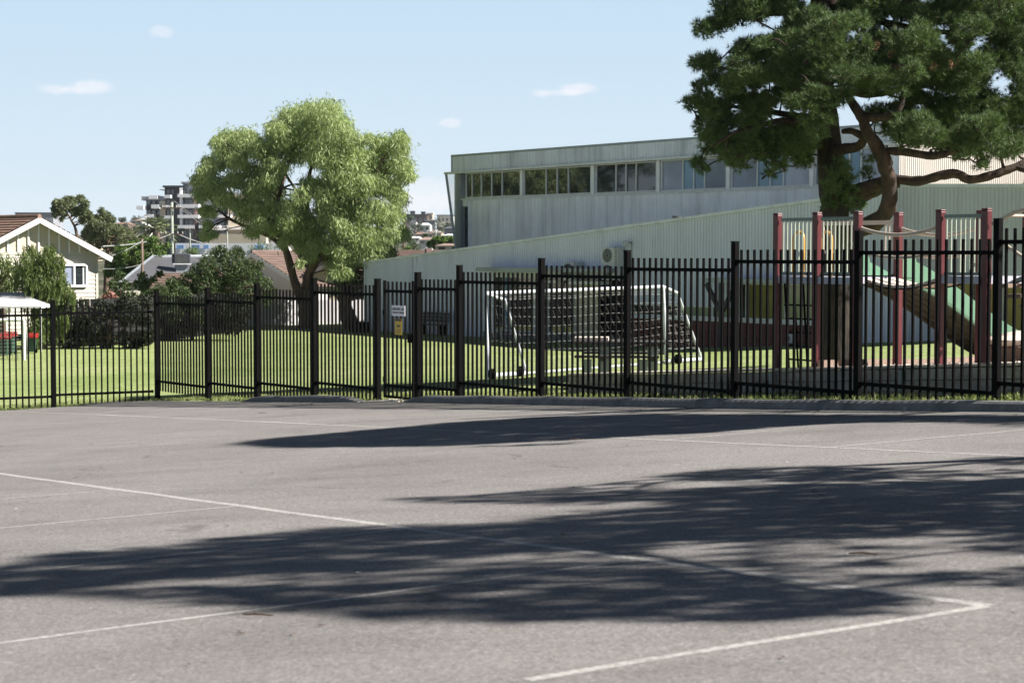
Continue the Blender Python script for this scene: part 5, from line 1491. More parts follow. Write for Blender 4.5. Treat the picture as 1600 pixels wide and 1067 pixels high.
# tile roofs right of the eucalypt
t = thing('tiled_house', 'broad faded terracotta roof above the low end of the green wall', 'house', gbase(660, 108))
a, b, c, d = P(596, 416, 100), P(745, 416, 100), P(745, 389.5, 112), P(612, 390.5, 112); b.z = a.z; c.z = d.z
m = MB(); tiled(m, a, b, c, d, 14, .06); m.poly([a, d, Vector((a.x, 124, a.z))]); m.poly([b, Vector((b.x, 124, a.z)), c]); m.quad(Vector((b.x, 124, a.z)), Vector((a.x, 124, a.z)), d, c); ro = m.build('roof', 'tile_old', t)
m = MB(); cp = P(669, 392, 107); m.box(cp-Z3*.15, (.32, .32, .55), (1, .4)); m.build('chimney', 'far_brown', ro)
m = MB(); zb = gz(a.x, 105); m.frame_box((a.x+.5, 101, zb-.5), (b.x-a.x-1, 0, 0), (0, 22, 0), (0, 0, a.z-zb+.45)); m.build('wall', 'far_white', t)

# ------------------------------------------------------------------ apartments and the far town
YA = 540.0
def AB(m, x0, x1, y0, y1, dep=14.0, dy=0.0):
    a = P(x0, y1, YA); b = P(x1, y0, YA)
    m.frame_box((a.x, YA+dy, a.z), (b.x-a.x, 0, 0), (0, dep, 0), (0, 0, b.z-a.z))
apt = thing('apartment_building', 'tall charcoal and beige apartment block with white balconies behind the eucalypt', 'building', gbase(330, YA+6))
for (x0, x1, y0, y1, mt, nm, dep, dy) in (
    (225, 262, 311, 398, 'apt_dark', 'wall', 18, 4), (256, 285, 292, 398, 'apt_dark', 'wall', 18, 2), (284, 345, 285, 398, 'apt_grey', 'wall', 18, 3), (340, 362, 300, 400, 'apt_dark', 'wall', 18, 4),
    (356, 386, 303, 400, 'apt_beige', 'wall', 18, 1), (384, 445, 340, 400, 'far_white', 'wall', 18, 2), (325, 420, 366, 400, 'apt_beige', 'wall', 6, -6),
    (220, 258, 307, 313, 'apt_grey', 'roof', 16, 1), (254, 290, 290, 293, 'apt_dark', 'roof', 16, 0), (282, 348, 284, 287, 'apt_grey', 'roof', 18, 1), (249, 258, 296, 297, 'apt_grey', 'canopy', 6, 0),
    (249, 257, 314, 398, 'apt_beige', 'pier', 3, 1), (232, 246, 305.5, 311, 'apt_white', 'roof_screen', 8, 0), (281, 284, 290, 356, 'apt_white', 'pier', 3, 0), (302, 306, 310, 398, 'far_brown', 'pier', 3, 1)):
    m = MB(); AB(m, x0, x1, y0, y1, dep, dy); m.build(nm, mt, apt)
for (x0, x1, y0, y1) in ((279, 312, 303.5, 308.5), (258, 268, 305, 310), (279, 312, 319.5, 325), (258, 268, 321, 326), (279, 312, 336, 341), (258, 268, 337, 342), (279, 312, 352, 357), (215, 226, 322, 327.5), (238, 250, 320, 326),
                         (228, 241, 335, 340), (306, 345, 352, 357), (330, 392, 356, 359), (392, 445, 352, 358), (340, 362, 320, 324), (340, 362, 336, 340)):
    m = MB(); AB(m, x0, x1, y0, y1, 5, -1.8); m.build('balcony', 'apt_white', apt)
for r_, (y0, y1) in enumerate(((296, 303.5), (312, 319.5), (328, 336), (344, 352), (360, 368))):
    for x0, x1 in ((282, 289), (293, 299), (259, 263), (266, 270), (308, 314), (342, 348), (226, 231), (234, 239), (243, 248)):
        if x1 < 250 and r_ < 1: continue
        m = MB(); AB(m, x0, x1, y0, y1, .4, (1.8 if x0 < 282 else 2.6) if x0 > 250 else 3.7); m.build('window', 'glass', apt)
for (x0, x1, y0, y1) in ((364, 368, 312, 322), (374, 379, 312, 322), (364, 368, 328, 338), (374, 379, 328, 338), (392, 400, 344, 352), (408, 416, 344, 352), (424, 432, 344, 352), (344, 352, 362, 366), (336, 352, 370, 374), (372, 384, 372, 380)):
    m = MB(); AB(m, x0, x1, y0, y1, .4, .7 if x0 < 386 and y0 < 350 else 1.6); m.build('window', 'glass', apt)
# pale hoarding with blue panels in front of the apartments
t = thing('site_hoarding', 'long white and blue hoarding below the apartment block', 'hoarding', gbase(350, 400))
m = MB(); a = P(274, 391, 400); b = P(445, 380, 400); m.frame_box((a.x, 400, a.z-3), (b.x-a.x, 0, 0), (0, .3, 0), (0, 0, b.z-a.z+3)); m.build('panels', 'apt_white', t)
for (x0, x1) in ((276, 287), (299, 312), (318, 326), (398, 412)):
    m = MB(); a = P(x0, 389, 399.8); b = P(x1, 383, 399.8); m.frame_box((a.x, 399.7, a.z), (b.x-a.x, 0, 0), (0, .2, 0), (0, 0, b.z-a.z)); m.build('blue_panel', 'blue', t)

def block(name, label, cat, x0, x1, y0, y1, Y, mat, dep=12, roof=None, wins=0, rh=0, group=None):
    a = P(x0, y1, Y); b = P(x1, y0, Y); w_ = b.x-a.x; h = b.z-a.z; zb = min(a.z, gz(a.x, Y))-1
    t = thing(name, label, cat, (a.x+w_/2, Y, zb), group)
    m = MB(); m.frame_box((a.x, Y, zb), (w_, 0, 0), (0, dep, 0), (0, 0, b.z-zb)); m.build('wall', mat, t)
    if rh:
        hr = rh*Y/FPX; ov = .03*w_
        m = MB(); e = b.z
        m.add([(a.x-ov, Y-.4, e), (b.x+ov, Y-.4, e), (b.x+ov, Y+dep+.4, e), (a.x-ov, Y+dep+.4, e), (a.x+w_*.25, Y+dep/2, e+hr), (b.x-w_*.25, Y+dep/2, e+hr)],
              [(0, 1, 5, 4), (1, 2, 5), (2, 3, 4, 5), (3, 0, 4), (3, 2, 1, 0)]); m.build('roof', roof or 'tile_old', t)
    elif roof:
        m = MB(); m.frame_box((a.x-.3, Y-.3, b.z+.003), (w_+.6, 0, 0), (0, dep+.6, 0), (0, 0, .06*h+.15)); m.build('roof', roof, t)
    for i in range(wins):
        c = a.x+w_*(i+.5)/wins; ww = w_/wins*.5
        m = MB(); m.frame_box((c-ww/2, Y-.12, b.z-h*.7), (ww, 0, 0), (0, .1, 0), (0, 0, h*.4)); m.build('window', 'glass', t)
    return t
block('office_block', 'low flat roofed glassy block on the skyline behind the terracotta ridge', 'building', 24, 83, 333, 341, 900, 'apt_grey', 20, 'apt_dark', 9)
block('brick_apartments', 'brown flat topped apartments on the skyline right of the eucalypt', 'building', 630, 668, 336, 350, 950, 'far_brown', 20, 'apt_dark', 5)
block('stair_tower', 'dark stair tower on top of the brown skyline apartments, left one', 'building', 641, 647.5, 330.5, 337, 952, 'apt_dark', 8, 'apt_grey', 1, group='stair towers on the skyline')
block('stair_tower', 'dark stair tower between the brown and the cream skyline blocks', 'building', 658, 664, 331.5, 338, 952, 'apt_dark', 8, 'apt_grey', 1, group='stair towers on the skyline')
block('cream_apartments', 'cream block on the skyline beside the brown apartments', 'building', 667, 676, 334, 345, 960, 'apt_beige', 15, 'far_white', 2)
block('white_terraces', 'row of white terraces on the skyline left of the school hall', 'building', 683, 708, 337, 350, 980, 'far_white', 20, 'apt_dark', 4)
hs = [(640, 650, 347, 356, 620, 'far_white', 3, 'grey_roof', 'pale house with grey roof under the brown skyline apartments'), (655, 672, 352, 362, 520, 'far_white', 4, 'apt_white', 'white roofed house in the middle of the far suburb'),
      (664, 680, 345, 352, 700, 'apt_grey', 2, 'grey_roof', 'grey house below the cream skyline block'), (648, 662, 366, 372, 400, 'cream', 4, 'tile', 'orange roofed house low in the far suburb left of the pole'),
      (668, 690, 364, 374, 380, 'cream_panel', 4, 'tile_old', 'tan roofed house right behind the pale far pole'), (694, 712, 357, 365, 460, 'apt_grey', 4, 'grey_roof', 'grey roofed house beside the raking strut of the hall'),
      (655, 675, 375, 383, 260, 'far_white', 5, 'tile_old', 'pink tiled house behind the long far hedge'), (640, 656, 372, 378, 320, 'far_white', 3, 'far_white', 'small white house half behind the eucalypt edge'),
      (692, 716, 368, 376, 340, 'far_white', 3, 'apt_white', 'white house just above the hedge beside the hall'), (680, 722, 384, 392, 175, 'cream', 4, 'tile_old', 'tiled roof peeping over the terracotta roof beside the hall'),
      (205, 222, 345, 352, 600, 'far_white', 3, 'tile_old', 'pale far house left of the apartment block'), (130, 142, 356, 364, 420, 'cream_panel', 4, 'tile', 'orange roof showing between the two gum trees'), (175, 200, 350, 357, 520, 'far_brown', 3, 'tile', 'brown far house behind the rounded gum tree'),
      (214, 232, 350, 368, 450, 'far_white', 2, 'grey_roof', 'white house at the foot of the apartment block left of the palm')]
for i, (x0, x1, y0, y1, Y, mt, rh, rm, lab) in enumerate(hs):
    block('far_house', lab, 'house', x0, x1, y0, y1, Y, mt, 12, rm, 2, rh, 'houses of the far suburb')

def far_tree(x, y0, y1, wd, Y, mat, label, n=9, group='trees of the far suburb', cat='tree'):
    cy = (y0+y1)/2; h = (y1-y0)/2
    bl = []
    for i in range(n):
        a = random.uniform(0, 6.28); r = math.sqrt(random.random())*.65
        bl.append((P(x+wd/2*r*math.cos(a), cy+h*r*math.sin(a), Y+random.uniform(-1, 1)), (h+wd/2)/2*.5*Y/FPX))
    s_ = Y/FPX*1.5
    shrub('far_tree', label, cat, gbase(x, Y), bl, mat, dens=55, ln=(.9*s_, 2.2*s_), wd=(.6*s_, 1.2*s_), droop=.2, rtrunk=.02*Y/20, group=group)
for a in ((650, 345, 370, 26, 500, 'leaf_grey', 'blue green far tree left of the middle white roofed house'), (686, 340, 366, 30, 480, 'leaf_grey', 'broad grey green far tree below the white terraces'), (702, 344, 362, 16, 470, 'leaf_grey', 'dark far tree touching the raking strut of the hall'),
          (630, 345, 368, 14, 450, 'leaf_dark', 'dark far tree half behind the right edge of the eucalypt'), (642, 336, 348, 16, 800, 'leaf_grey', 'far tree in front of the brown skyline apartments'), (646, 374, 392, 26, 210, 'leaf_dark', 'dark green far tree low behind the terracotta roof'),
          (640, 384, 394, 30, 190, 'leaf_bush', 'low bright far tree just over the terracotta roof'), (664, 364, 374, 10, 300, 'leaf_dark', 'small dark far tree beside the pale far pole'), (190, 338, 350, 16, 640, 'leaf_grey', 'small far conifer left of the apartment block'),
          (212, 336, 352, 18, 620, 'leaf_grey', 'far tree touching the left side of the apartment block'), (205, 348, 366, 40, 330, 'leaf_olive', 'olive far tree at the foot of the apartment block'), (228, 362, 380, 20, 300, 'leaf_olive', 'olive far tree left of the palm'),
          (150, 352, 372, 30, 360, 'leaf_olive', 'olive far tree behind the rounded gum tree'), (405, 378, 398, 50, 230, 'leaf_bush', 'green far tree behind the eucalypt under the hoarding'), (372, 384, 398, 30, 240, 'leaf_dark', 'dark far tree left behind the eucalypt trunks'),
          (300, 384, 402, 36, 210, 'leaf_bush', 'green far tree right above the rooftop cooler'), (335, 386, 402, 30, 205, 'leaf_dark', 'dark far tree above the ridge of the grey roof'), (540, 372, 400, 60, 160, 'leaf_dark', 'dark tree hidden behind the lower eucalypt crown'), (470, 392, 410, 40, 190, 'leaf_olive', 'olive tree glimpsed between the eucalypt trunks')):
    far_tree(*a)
# far hedge over the roofs
shrub('far_hedge', 'long clipped green hedge above the roofs left of the hall', 'hedge', gbase(690, 200), pxblobs([(672, 382, 6), (678, 378, 6), (684, 376, 7), (691, 375, 6), (698, 375, 6), (705, 374, 5), (711, 374, 6), (718, 373, 6), (680, 384, 6), (692, 383, 7), (704, 380, 5), (714, 379, 5)], 200, .8, 2),
      'leaf_bush', dens=50, ln=(.3, .6), wd=(.2, .35), droop=0, rtrunk=.1)

# palm
pb = gbase(245, 250); pt_ = P(245, 362, 250)
t = thing('palm_tree', 'feathery palm tree in front of the apartment block', 'palm tree', pb)
m = MB(); m.tube([pb, pt_], [.45, .4], 10); m.tube([pt_-Z3*1.2, pt_+Z3*.2], [.75, .5], 10); m.build('trunk', 'timber', t, smooth=True)
Cs, Ds = [], []; Vs = []; m = MB()
for i in range(44):
    az = random.uniform(0, 6.28); el = random.uniform(-.3, 1.35); L_ = random.uniform(2.8, 3.9)
    d = Vector((math.cos(az)*math.cos(el), math.sin(az)*math.cos(el), math.sin(el))); pv = pt_+Z3*.2
    for k in range(14):
        f = (k+1)/14; p = pt_+Z3*.2+d*L_*f-Z3*(L_*.42*f*f); tg = (p-pv).normalized()
        for sg in (-1, 1):
            sd = tg.cross(Z3).normalized()*sg
            Cs.append(p+sd*.25-Z3*.06); Ds.append((sd*.8+tg*.6-Z3*.25).normalized())
        pv = p
V, F = leaf_quads(np.array([tuple(c) for c in Cs]), np.array([tuple(c) for c in Ds]), .75, .14)
np_mesh('crown', V, F, 'leaf_olive', t)

# poles and cables
def pole(name, label, x, y0, Y, mat, r, arms=()):
    b = gbase(x, Y); top = P(x, y0, Y)
    t = thing(name, label, 'power pole', b)
    m = MB(); m.tube([b-Z3*.2, Vector((b.x, b.y, top.z))], [r, r*.75], 10); m.build('pole', mat, t, smooth=True)
    for (ya, hw_) in arms:
        z = P(x, ya, Y).z; m = MB(); m.bar((b.x-hw_, b.y-r, z), (b.x+hw_, b.y-r, z), .1, .12); ar = m.build('crossarm', 'pole_brown' if mat != 'far_white' else mat, t)
        m = MB()
        for f in (-.9, -.5, .5, .9): m.cyl((b.x+hw_*f, b.y-r, z+.06), (b.x+hw_*f, b.y-r, z+.25), .05, 6)
        m.build('insulators', 'offwhite', ar)
    return b
pole('power_pole', 'tall pale green power pole beside the palm with a crossarm', 270, 316, 170, 'pole', .17, ((325, .9), (366, 1.1)))
pole('service_pole', 'short brown timber pole beside the dense green bush', 223, 373, 105, 'pole_brown', .09)
pole('power_pole', 'far pole in front of the palm with a pale crossarm', 229, 338, 330, 'far_white', .14, ((340, 1.6),))
pole('power_pole', 'pale far pole glimpsed through the left side of the eucalypt crown', 356, 352, 330, 'pole', .16, ((356, 1.1),))
pole('power_pole', 'thin far pole left behind the eucalypt, nearer the apartment block', 298, 356, 330, 'pole', .13, ((358, .9),))
pole('power_pole', 'brown far pole among the houses left of the hall', 676, 358, 330, 'pole_brown', .13, ((362, 1.0),))
pole('power_pole', 'white leaning looking far pole right of the brown far pole', 682, 361, 325, 'far_white', .16, ((363, .8),))
def cable(label, pts, r=.02, sag=.4):
    ps = [P(*q) for q in pts]; out = []
    for a, b in zip(ps, ps[1:]):
        for k in range(9):
            f = k/8; out.append(a.lerp(b, f)-Z3*sag*4*f*(1-f))
    m = MB(); m.tube(out, r, 5, False)
    o = m.build('power_cable', 'wire', None, origin=out[0]); tag(o, label, 'cable', 'power cables over the houses')
cable('thick cable sagging from the cream house gutter up to the tall pole', [(160, 385, 77), (270, 364, 170)], .026, .25)
cable('thin cable from the short brown pole down to the grey roof corner', [(223, 376, 105), (160, 404, 77)], .016, .1)
cable('low pale cable between the cream house wall and the bush', [(160, 420, 77), (223, 412, 105)], .012, .1)
cable('upper cable leaving the tall pole to the left past the apartment block', [(130, 352, 190), (266, 313, 170)], .022, 1.0)
cable('second cable leaving the tall pole to the left, below the upper one', [(132, 360, 190), (259, 325, 170)], .022, 1.0)
cable('upper cable leaving the tall pole to the right into the eucalypt', [(272, 314, 170), (356, 352, 330)], .03, 1.0)
cable('lower cable leaving the tall pole to the right into the eucalypt', [(281, 325, 170), (360, 357, 330)], .03, 1.0)
cable('bundled cable at the lower crossarm running right to the far pole', [(278, 366, 170), (356, 380, 330)], .05, .6)
cable('far cable crossing the suburb to the white far pole', [(636, 352, 330), (682, 363, 325)], .05, .8)
# ------------------------------------------------------------------ retaining wall, raised lawn, mulch
WO = -1.7
def s_off(x, off): p = on_wall(x, 500, C0+FN*off, FN); return (p-(C0+FN*off)).dot(FD)
def z_off(x, y, off): return on_wall(x, y, C0+FN*off, FN).z
sW0, sW1 = s_off(888, WO), 33.0
zA_, zB_ = z_off(888, 583.5, WO), z_off(1580, 567, WO); sB_ = s_off(1580, WO)
ztw = lambda s: zA_+(zB_-zA_)*(s-sW0)/(sB_-sW0)
def SP(s, off, z): p = C0+FD*s+FN*off; return Vector((p.x, p.y, z))
wall = thing('retaining_wall', 'low grey sleeper retaining wall with pale capping behind the fence', 'wall', FS(sW0, WO))
nS = 9; seg = (sW1-sW0)/nS
for i in range(nS):
    a, b = sW0+seg*i+.004, sW0+seg*(i+1)-.004
    for k in range(3):
        m = MB(); pts = []
        for s in (a, b):
            zb = gz(*SP(s, WO, 0).xy)-.12; zt = ztw(s)-.05; z0 = zb+(zt-zb)*k/3+.006; z1 = zb+(zt-zb)*(k+1)/3
            pts.append((z0, z1))
        o = .004*((i+k) % 2)
        vs = [SP(a, WO+o, pts[0][0]), SP(b, WO+o, pts[1][0]), SP(b, WO-.2, pts[1][0]), SP(a, WO-.2, pts[0][0]), SP(a, WO+o, pts[0][1]), SP(b, WO+o, pts[1][1]), SP(b, WO-.2, pts[1][1]), SP(a, WO-.2, pts[0][1])]
        m.add(vs, [(0, 1, 5, 4), (1, 2, 6, 5), (2, 3, 7, 6), (3, 0, 4, 7), (4, 5, 6, 7), (3, 2, 1, 0)]); m.build('sleeper', 'sleeper', wall, bevel=.012)
    if i:
        m = MB(); s = sW0+seg*i; zb = gz(*SP(s, WO, 0).xy); m.frame_box(SP(s-.05, WO+.01, zb-.1), FD*.1, FN*.06, (0, 0, ztw(s)-.06-zb+.1)); m.build('steel_upright', 'zinc', wall)
m = MB(); m.bar(SP(sW0-.03, WO-.09, ztw(sW0)-.02), SP(sW1, WO-.10, ztw(sW1)-.02), .22, .035); m.build('capping', 'cap', wall, bevel=.01)
m = MB(); zb = gz(*SP(sW0, WO, 0).xy)-.1; zt = ztw(sW0)-.05
m.frame_box(SP(sW0-.02, WO-.2, zb), FD*.2, -FN*1.0, (0, 0, (zt-zb)*.9)); m.build('side_return', 'sleeper', wall)
def pz(s, off):
    p = SP(s, off, 0); f = sstep(1.8, 13.5, -off)
    return (ztw(s)-.055)*(1-f)+(gz(p.x, p.y)-.02)*f
def PD(s, off, h=0.0): p = SP(s, off, 0); return Vector((p.x, p.y, pz(s, off)+h))
def pad(name, s0, s1, o0, o1, mat, dz, kind='structure', label=None, skirt=True):
    m = MB(); ns = max(2, int((s1-s0)/.7)); no = max(2, int((o0-o1)/.7)); V = []
    for j in range(no+1):
        for i in range(ns+1): V.append(PD(s0+(s1-s0)*i/ns, o0+(o1-o0)*j/no, dz))
    F = [(j*(ns+1)+i, j*(ns+1)+i+1, (j+1)*(ns+1)+i+1, (j+1)*(ns+1)+i) for j in range(no) for i in range(ns)]
    m.add(V, F)
    if skirt:
        for j in range(no):
            a, b = V[j*(ns+1)], V[(j+1)*(ns+1)]; m.quad(a, b, b-Z3*.7, a-Z3*.7)
    o = m.build(name, mat); tag(o, label, None, kind=kind); return o
pad('raised_lawn', sW0+.18, 33.5, -1.86, -13.5, 'grass', 0.0)
def inside(poly, x, y):
    c = False; j = len(poly)-1
    for i in range(len(poly)):
        xi, yi = poly[i]; xj, yj = poly[j]
        if (yi > y) != (yj > y) and x < (xj-xi)*(y-yi)/(yj-yi)+xi: c = not c
        j = i
    return c
def SO(x, y): v = Vector((x, y, 0))-C0; return v.dot(FD), v.dot(FN)
def padxy(x, y, h=0.0): s, o = SO(x, y); return Vector((x, y, pz(s, o)+h))
mA = SP(s_off(1283, -1.95), -1.95, 0); mF = SP(33, -1.95, 0)
MP = [(mA.x, mA.y), (5.15, 28.0), (7.0, 31.8), (9.6, 36.5), (22, 29), (mF.x, mF.y)]
m = MB(); cs = .22
for i in range(int((mA.x-.5)/cs), int(23/cs)):
    for j in range(int(8/cs), int(37/cs)):
        if inside(MP, (i+.5)*cs, (j+.5)*cs):
            m.add([padxy(i*cs, j*cs, .035), padxy((i+1)*cs, j*cs, .035), padxy((i+1)*cs, (j+1)*cs, .035), padxy(i*cs, (j+1)*cs, .035)], [(0, 1, 2, 3)])
o = m.build('mulch_bed', 'mulch')
m_ = MB(); n_ = 40; pv = None
for i in range(n_+1):
    s = sW0+.1+(32-sW0)*i/n_; q = [SP(s, WO-.21, ztw(s)-.03), SP(s, WO-.85-.08*math.sin(i*1.7), pz(s, WO-.85)+.05)]
    if pv: m_.quad(pv[0], q[0], q[1], pv[1])
    pv = q
tag(m_.build('gravel_edge', 'cap'), None, None, kind='structure')
o = o; tag(o, None, None, kind='structure')
m = MB()
for p, q in zip(MP[:5], MP[1:5]):
    n = 4
    for k in range(n):
        f0, f1 = k/n, (k+1)/n
        m.bar(padxy(p[0]+(q[0]-p[0])*f0, p[1]+(q[1]-p[1])*f0, .07), padxy(p[0]+(q[0]-p[0])*f1, p[1]+(q[1]-p[1])*f1, .07), .10, .16)
tag(m.build('timber_edging', 'timber', None, origin=padxy(*MP[1])), 'dark timber edging along the back of the playground mulch', 'edging')
# loose bark pieces
C = []
while len(C) < 3000:
    x, y = random.uniform(4.5, 14), random.uniform(18, 36)
    if inside(MP, x, y): C.append(tuple(padxy(x, y, .05)))
C = np.array(C); n = len(C)
V, F = leaf_quads(C, unit(rng.normal(size=C.shape)*np.array([1, 1, .35])), rng.uniform(.03, .09, n), rng.uniform(.015, .04, n))
tag(np_mesh('bark_chips', V, F, 'cap'), 'pale bark chips strewn over the playground bed', 'bark chips', kind='stuff')

# ------------------------------------------------------------------ playground
PO = -2.05; DD = 0.84; PR = PO-DD
zP = lambda x, y, off=PO: z_off(x, y, off)
sP = lambda x, off=PO: s_off(x, off)
pg = thing('playground_tower', 'maroon posted play tower with sage barriers, bridge and green slide', 'playground', PD(sP(1340), PO))
def pg_post(s, off, ztop):
    b = PD(s, off, -.1); m = MB(); m.box((b.x, b.y, (b.z+ztop)/2), (.102, .102, ztop-b.z), FD.xy)
    o = m.build('post', 'maroon', pg, bevel=.012)
    c = MB(); c.box((b.x, b.y, ztop+.012), (.106, .106, .028), FD.xy); c.build('post_cap', 'maroon', o, bevel=.01)
fr = [(1214, 336), (1275.5, 334.5), (1339.5, 333.5), (1468, 330.5), (1540, 328.5)]
for x, y in fr: pg_post(sP(x), PO, zP(x, y))
zrT = zP(1403, 334.5, PR)
for x in (1214, 1339.5, 1468, 1540): pg_post(sP(x), PR, zrT-.01*(x == 1214))
zd = zP(1300, 433); zd2 = zP(1500, 431.5)
def deck(x0, x1, z, nm='deck'):
    m = MB(); a, b = sP(x0), sP(x1); m.frame_box(SP(a-.02, PO+.035, z-.10), FD*(b-a+.04), -FN*(DD+.07), (0, 0, .10)); m.build(nm, 'deck_edge', pg)
deck(1214, 1339.5, zd); deck(1468, 1540, zd2)
def barrier(x0, x1, yt, yb, off, n=8, mat='sage', rail='sage_dark', r=.0125):
    a, b = sP(x0, off), sP(x1, off); zt, zb = zP((x0+x1)/2, yt, off), zP((x0+x1)/2, yb, off)
    m = MB(); m.bar(SP(a, off, zt), SP(b, off, zt), .04, .045); o = m.build('barrier', rail, pg)
    m = MB(); m.bar(SP(a, off, zb), SP(b, off, zb), .04, .04); m.build('bottom_rail', rail, o)
    m = MB()
    for i in range(n):
        s = a+(b-a)*(i+.35)/n; m.cyl(SP(s, off, zb), SP(s, off, zt), r, 8)
    m.build('bars', mat, o)
barrier(1221, 1269, 343, 427, PO); barrier(1283, 1333, 341.5, 427.5, PO); barrier(1475, 1533, 337.5, 428, PO)
barrier(1284, 1306, 348.5, 394, PR, 4, 'tan', 'tan'); barrier(1380, 1398, 348.5, 394, PR, 3, 'tan', 'tan')
m = MB(); m.bar(SP(sP(1284, PR), PR, zP(1340, 348.5, PR)), SP(sP(1398, PR), PR, zP(1340, 348.5, PR)), .045, .06); m.build('cross_rail', 'tan', pg)
# orange hoop handles behind the first barrier
for x in (1226, 1269):
    s = sP(x); m = MB(); z0, z1 = zd, zP(x, 362)
    pts = [SP(s-.10, PO-.28, z0), SP(s-.10, PO-.28, z1-.1)]+[SP(s-.10*math.cos(a), PO-.28, z1-.1+.1*math.sin(a)) for a in (.5, 1.05, 1.57, 2.1, 2.64)]+[SP(s+.10, PO-.28, z1-.1), SP(s+.10, PO-.28, z0)]
    m.tube(pts, .022, 8); m.build('hand_hoop', 'orange', pg, smooth=True)
# rope ladder below the deck
m = MB(); a, b = sP(1222), sP(1266)
for f in (0, .33, .66, 1): m.cyl(SP(a+(b-a)*f, PO-.15, PD(a, PO).z+.05), SP(a+(b-a)*f, PO-.05, zd-.1), .016, 6)
for i in range(5):
    z = PD(a, PO).z+.18+.2*i; m.cyl(SP(a, PO-.13+.02*i, z), SP(b, PO-.13+.02*i, z), .014, 6)
m.build('climbing_ladder', 'black', pg)
# bridge
s1, s2 = sP(1346), sP(1462); nb = 10
for i in range(nb):
    f0, f1 = i/nb, (i+.93)/nb
    zz = lambda f: zd-.02+(zd2-zd)*f-.10*math.sin(math.pi*min(f*1.0, 1))
    a, b = s1+(s2-s1)*f0, s1+(s2-s1)*f1
    m = MB(); vs = []
    for (s, f) in ((a, f0), (b, f1)):
        for o in (PO-.06, PR+.06): vs += [SP(s, o, zz(f)-.04), SP(s, o, zz(f))]
    m.add(vs, [(0, 4, 5, 1), (2, 3, 7, 6), (1, 5, 7, 3), (0, 2, 6, 4), (0, 1, 3, 2), (4, 6, 7, 5)]); m.build('bridge_plank', 'plank', pg)
for o in (PO-.08, PR+.08):
    m = MB(); m.tube([SP(s1+(s2-s1)*k/10, o, zz(k/10)-.05) for k in range(11)], .012, 5); m.build('bridge_chain', 'black', pg)
for off in (PO, PR):
    for (ya, ym, r) in ((356, 367, .026), (394.5, 402.5, .022)):
        za, zm = zP(1403, ya), zP(1403, ym)
        pts = []
        for k in range(13):
            f = k/12; pts.append(SP(sP(1345)+(sP(1463)-sP(1345))*f, off, za-(za-zm)*(1-(2*f-1)**2)))
        m = MB(); m.tube(pts, r, 8, False); m.build('bridge_handrail', 'tan', pg, smooth=True)
# slide: runs straight back from the rear of the first deck
sC = (sP(1275.5)+sP(1339.5))/2-.06; SLN = 3.35; W_ = .44; K = 26
gEnd = PD(sC, PR-SLN).z+.12
def slide_pt(f): return PR-SLN*f, zd+.02+(gEnd-zd-.02)*(.55*f+.45*sstep(.02, .95, f))
secs, secs2 = [], []
for i in range(K+1):
    o, z = slide_pt(i/K); sd = .29
    secs.append([SP(sC+a, o, z+b) for a, b in ((W_-.02, -.06), (W_+.02, -.05), (W_+.03, -.01), (W_+.03, sd), (W_-.02, sd*.98), (W_-.05, .05), (W_-.14, .0), (-W_+.14, .0), (-W_+.05, .05), (-W_+.02, sd*.98), (-W_-.03, sd), (-W_-.03, -.01), (-W_-.02, -.05), (-W_+.02, -.06))])
    secs2.append([SP(sC+a, o, z+b) for a, b in ((W_-.06, .0), (W_-.01, -.05), (W_-.05, -.11), (-W_+.05, -.11), (-W_+.01, -.05), (-W_+.06, .0))])
m = MB()
for A_, B_ in zip(secs, secs[1:]):
    for k in range(len(A_)-1): m.quad(A_[k], B_[k], B_[k+1], A_[k+1])
sl_ = m.build('slide', 'slide', pg, smooth=False)
m = MB()
for A_, B_ in zip(secs2, secs2[1:]):
    for k in range(len(A_)-1): m.quad(A_[k], B_[k], B_[k+1], A_[k+1])
m.poly(secs2[0]); m.poly(secs2[-1]); m.build('slide_underside', 'slide_under', sl_, smooth=True)
m = MB()
for f_ in (.15, .38, .62, .85):
    m.tube([a_[2].lerp(a_[3], f_)-Z3*.008 for a_ in secs2], .016, 5)
m.build('slide_ribs', 'slide_under', sl_)
for a_, wd in ((W_, .34), (-W_, .34)):
    m = MB()
    pts = [SP(sC+a_, PR-.02, zd), SP(sC+a_, PR-.02-wd, zd-.02)]+[SP(sC+a_, PR-.02-wd/2-wd/2*math.cos(a), zd+.22+.12*math.sin(a)) for a in [k*math.pi/8 for k in range(9)]]
    m.prism(pts, FD*.04); m.build('slide_hood', 'slide', sl_)
m = MB(); o, z = slide_pt(1.0)
m.prism([SP(sC+W_+.02, o+.02, z+.01), SP(sC+W_*.8, o-.17, z), SP(sC, o-.26, z-.01), SP(sC-W_*.8, o-.17, z), SP(sC-W_-.02, o+.02, z+.01)], (0, 0, -.10)); m.build('slide_lip', 'slide', sl_, bevel=.03)
# overhead arch ladder and stair rail on the right
for off in (PO, PR):
    m = MB(); pts = []
    for (x, y) in ((1549, 350), (1565, 342), (1583, 332), (1605, 326), (1630, 325), (1660, 331), (1690, 345), (1712, 372)):
        p = SP(sP(x), off, zP(x, y)); pts.append(p)
    pts.append(PD(sP(1716), off)); m.tube(pts, .027, 8); m.build('arch_tube', 'tan', pg, smooth=True)
for i, (x, y) in enumerate(((1575, 337), (1595, 329), (1618, 325), (1645, 327), (1675, 337))):
    m = MB(); m.cyl(SP(sP(x), PO, zP(x, y)), SP(sP(x), PR, zP(x, y)), .02, 8); m.build('arch_rung', 'tan', pg)
m = MB(); m.tube([SP(sP(1547), PO-.1, zP(1547, 374)), SP(sP(1556), PO-.1, zP(1556, 379)), SP(sP(1640), PO-.1, zP(1640, 436)), PD(sP(1650), PO-.1)], .026, 8); m.build('stair_rail', 'tan', pg, smooth=True)
